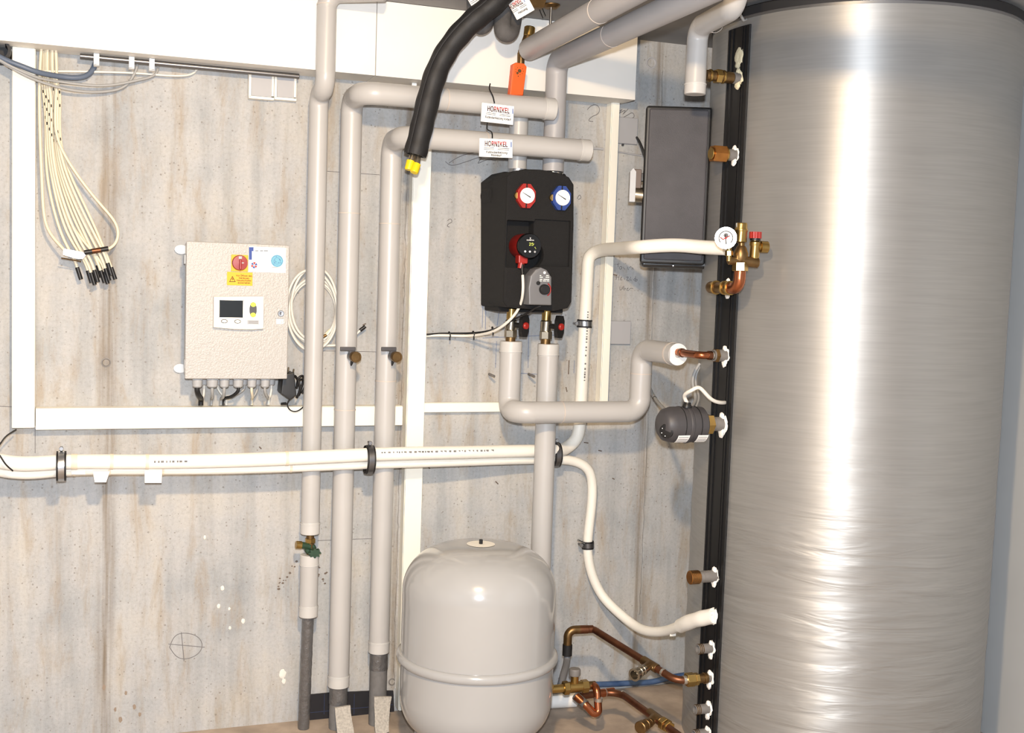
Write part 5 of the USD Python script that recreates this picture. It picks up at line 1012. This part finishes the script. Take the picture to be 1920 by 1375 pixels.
t.part('tee', U(cyl(tee - d23 * .036, tee + d23 * .036, rc * 1.25, 22, .001), cyl(tee, tee + V([-.045, -.035, -.005]), rc * 1.2, 22, .001)), K['bronze'])
t.part('drain_spout', lathe([(0, .0165), (.012, .0165), (.014, .0145), (.02, .0145), (.022, .0175), (.032, .0175), (.034, .0155), (.046, .0155), (.048, .022), (.062, .022), (.062, .015), (.03, .012), (.03, 0)], tee + V([-.038, -.03, -.004]), (-.84, -.52, -.06), 26), K['nickel'])
t = thing('brass_coupling', 'brass coupling joining the upper copper pipe to the low tank nozzle', 'pipe fitting')
t.part('hex_nut', [hexa(end + V([0, 0, 0]), end + V([.03, 0, 0]), .0235), hexa(end + V([.032, 0, 0]), end + V([.046, 0, 0]), .021)], K['brass']); t.part('body', cyl(end + V([.02, 0, 0]), jn + V([-.015, 0, 0]), .0155, 24, .001), K['bronze']); t.part('collar', cyl(jn + V([-.034, 0, 0]), jn + V([-.022, 0, 0]), .019, 24, .001), K['bronze'])
# grey plastic riser with black sleeve, brass tee valve by the vessel
VZ = P(1075, 1289, .40)[2]; vA = P(1040, 1289, .40); vB = P(1112, 1287, .40)
single('grey_hose_piece', 'grey plastic riser with black sleeve beside the expansion vessel', 'pipe', tube(spline([p0 + V([0, 0, -.002]), p0 + V([0, 0, -.05]), P(1058, 1260, .31), P(1050, 1290, .37)], 8), .0125, 20), K['grey_plastic'])
single('black_sleeve_joint', 'short black rubber sleeve under the bend of the upper copper pipe', 'pipe fitting', tube([p0 + V([0, 0, .006]), p0 + V([0, 0, -.034])], .0175, 24), K['black_rubber'])
t = thing('vessel_valve', 'brass service valve with dark cap at the right side of the expansion vessel', 'valve')
x = lambda px: V([P(px, 1288, .40)[0], -.40, VZ])
t.part('tail', cyl(x(1030), x(1058), .0145, 22, .001), K['brass']); t.part('hex_nut', [hexa(x(1056), x(1066), .024), hexa(x(1090), x(1102), .023)], K['brass'])
t.part('body', U(cyl(x(1062), x(1096), .0195, 26, .003), cyl(x(1077), x(1077) + V([0, 0, .05]), .0135, 22)), K['brass'])
t.part('cap', lathe([(0, .019), (.004, .0205), (.02, .0205), (.024, .018), (.0245, 0)], x(1076.5) + V([0, 0, .042]), (0, 0, 1), 28), K['iron_grey'])
t.part('outlet', cyl(x(1100), x(1116), .0145, 22, .001), K['bronze'])
cU = x(1114); low_ = V([P(1118, 1328, .43)[0], -.43, P(1118, 1328, .43)[2]])
ub = P(1121, 1295, .44)
t.part('copper_u', tube(rounded([cU + V([-.004, 0, 0]), V([ub[0], -.43, VZ]), V([ub[0], -.46, low_[2] - .03]), P(1098, 1322, .44), P(1080, 1306, .41)], .022, 12), .0135, 22), K['copper_bright'])
t.part('grey_tail', tube(L([(1098, 1322, .44), (1079, 1305, .40)]), .0155, 20), K['dark_foam'])
t.part('solder_ring', cyl(P(1122, 1312, .452) + V([0, 0, .006]), P(1122, 1312, .452) + V([0, 0, -.006]), .0150, 20), K['solder'])
single('white_pipe_stub', 'short white plastic pipe stub lying on the floor right of the expansion vessel', 'pipe', cyl(PZ(1030, 1316, .026), PZ(1080, 1313, .026), .0255, 28, .002), K['paper'])
zL = P(1150, 1300, .34)[2]
l0 = P(1088, 1306, .36); l1 = CP(1158, 1296, l0[2]); l2 = CP(1228, 1345, l0[2]); l3 = CP(1280, 1385, l0[2]); l1[2] = l2[2] = l3[2] = l0[2]
t = thing('copper_pipe', 'lower copper pipe with drain tap close above the floor', 'pipe')
t.part('pipe', tube(rounded([l0, l1, l3], .06, 12), rc, 22), K['copper']); dl = unit(l3 - l1); d0 = unit(l1 - l0)
t.part('socket', [cyl(l0 + d0 * .06, l0 + d0 * .1, rc * 1.2, 22, .001), cyl(l1 - d0 * .05, l1 - d0 * .015, rc * 1.16, 22, .001)], K['copper_bright'])
t.part('solder_ring', [cyl(l0 + d0 * .1, l0 + d0 * .107, rc * 1.14, 22), cyl(l1 + dl * .035, l1 + dl * .043, rc * 1.14, 22)], K['solder'])
tq = l2
t.part('tee', U(cyl(tq - dl * .04, tq + dl * .05, rc * 1.35, 22, .002), cyl(tq, tq + V([-.04, -.035, -.004]), rc * 1.25, 22, .001)), K['bronze'])
t.part('drain_cap', lathe([(0, .016), (.014, .016), (.016, .018), (.026, .018), (.028, .016), (.04, .016), (.042, .0215), (.06, .0215), (.062, .019), (.062, 0)], tq + V([-.034, -.028, -.004]), (-.84, -.52, -.03), 26), K['bronze'])
t.part('nut', [hexa(tq + dl * .055, tq + dl * .08, .023), hexa(tq + dl * .085, tq + dl * .1, .02)], K['brass'])
bl = [P(1118, 1284, .012), P(1150, 1283, .012), P(1190, 1281, .014), P(1222, 1279, .016), P(1262, 1270, .03), P(1320, 1262, .05)]
for p_ in bl: p_[2] = max(p_[2], .011)
single('blue_tube', 'flat blue tube lying in the corner between wall and floor', 'tube', tube(spline(bl, 8), .011, 16), K['cable_blue'])
# black membrane behind the pipe feet
pm = Polygon(xz([(563, 1306), (616, 1301), (700, 1297), (738, 1297), (739, 1360), (690, 1366), (566, 1366)], .012)); pz = [(x_, max(z_, .0015)) for x_, z_ in pm.exterior.coords[:-1]]
t = thing('waterproof_sheet', 'black waterproofing sheet on the wall foot behind the risers', 'sheet')
t.part('sheet', slab(Polygon(pz), .001, .009), K['membrane'])
for px in (608, 664): t.part('grid_line', bpx(px - .5, 1302, px + .5, 1340, .008, .0096, .0002), K['grid_blue'])
for py in (1330,): t.part('grid_line', bpx(570, py - .5, 736, py + .5, .008, .0096, .0002), K['grid_blue'])
single('cable_stub', 'short stiff grey cable end between the hanging pipe bend and the tank rim', 'cable', tube(L([(1380, 14, .74), (1394, 38, .72), (1399, 36, .70)]), .0045, 10), K['cable_grey'])
write_scene()
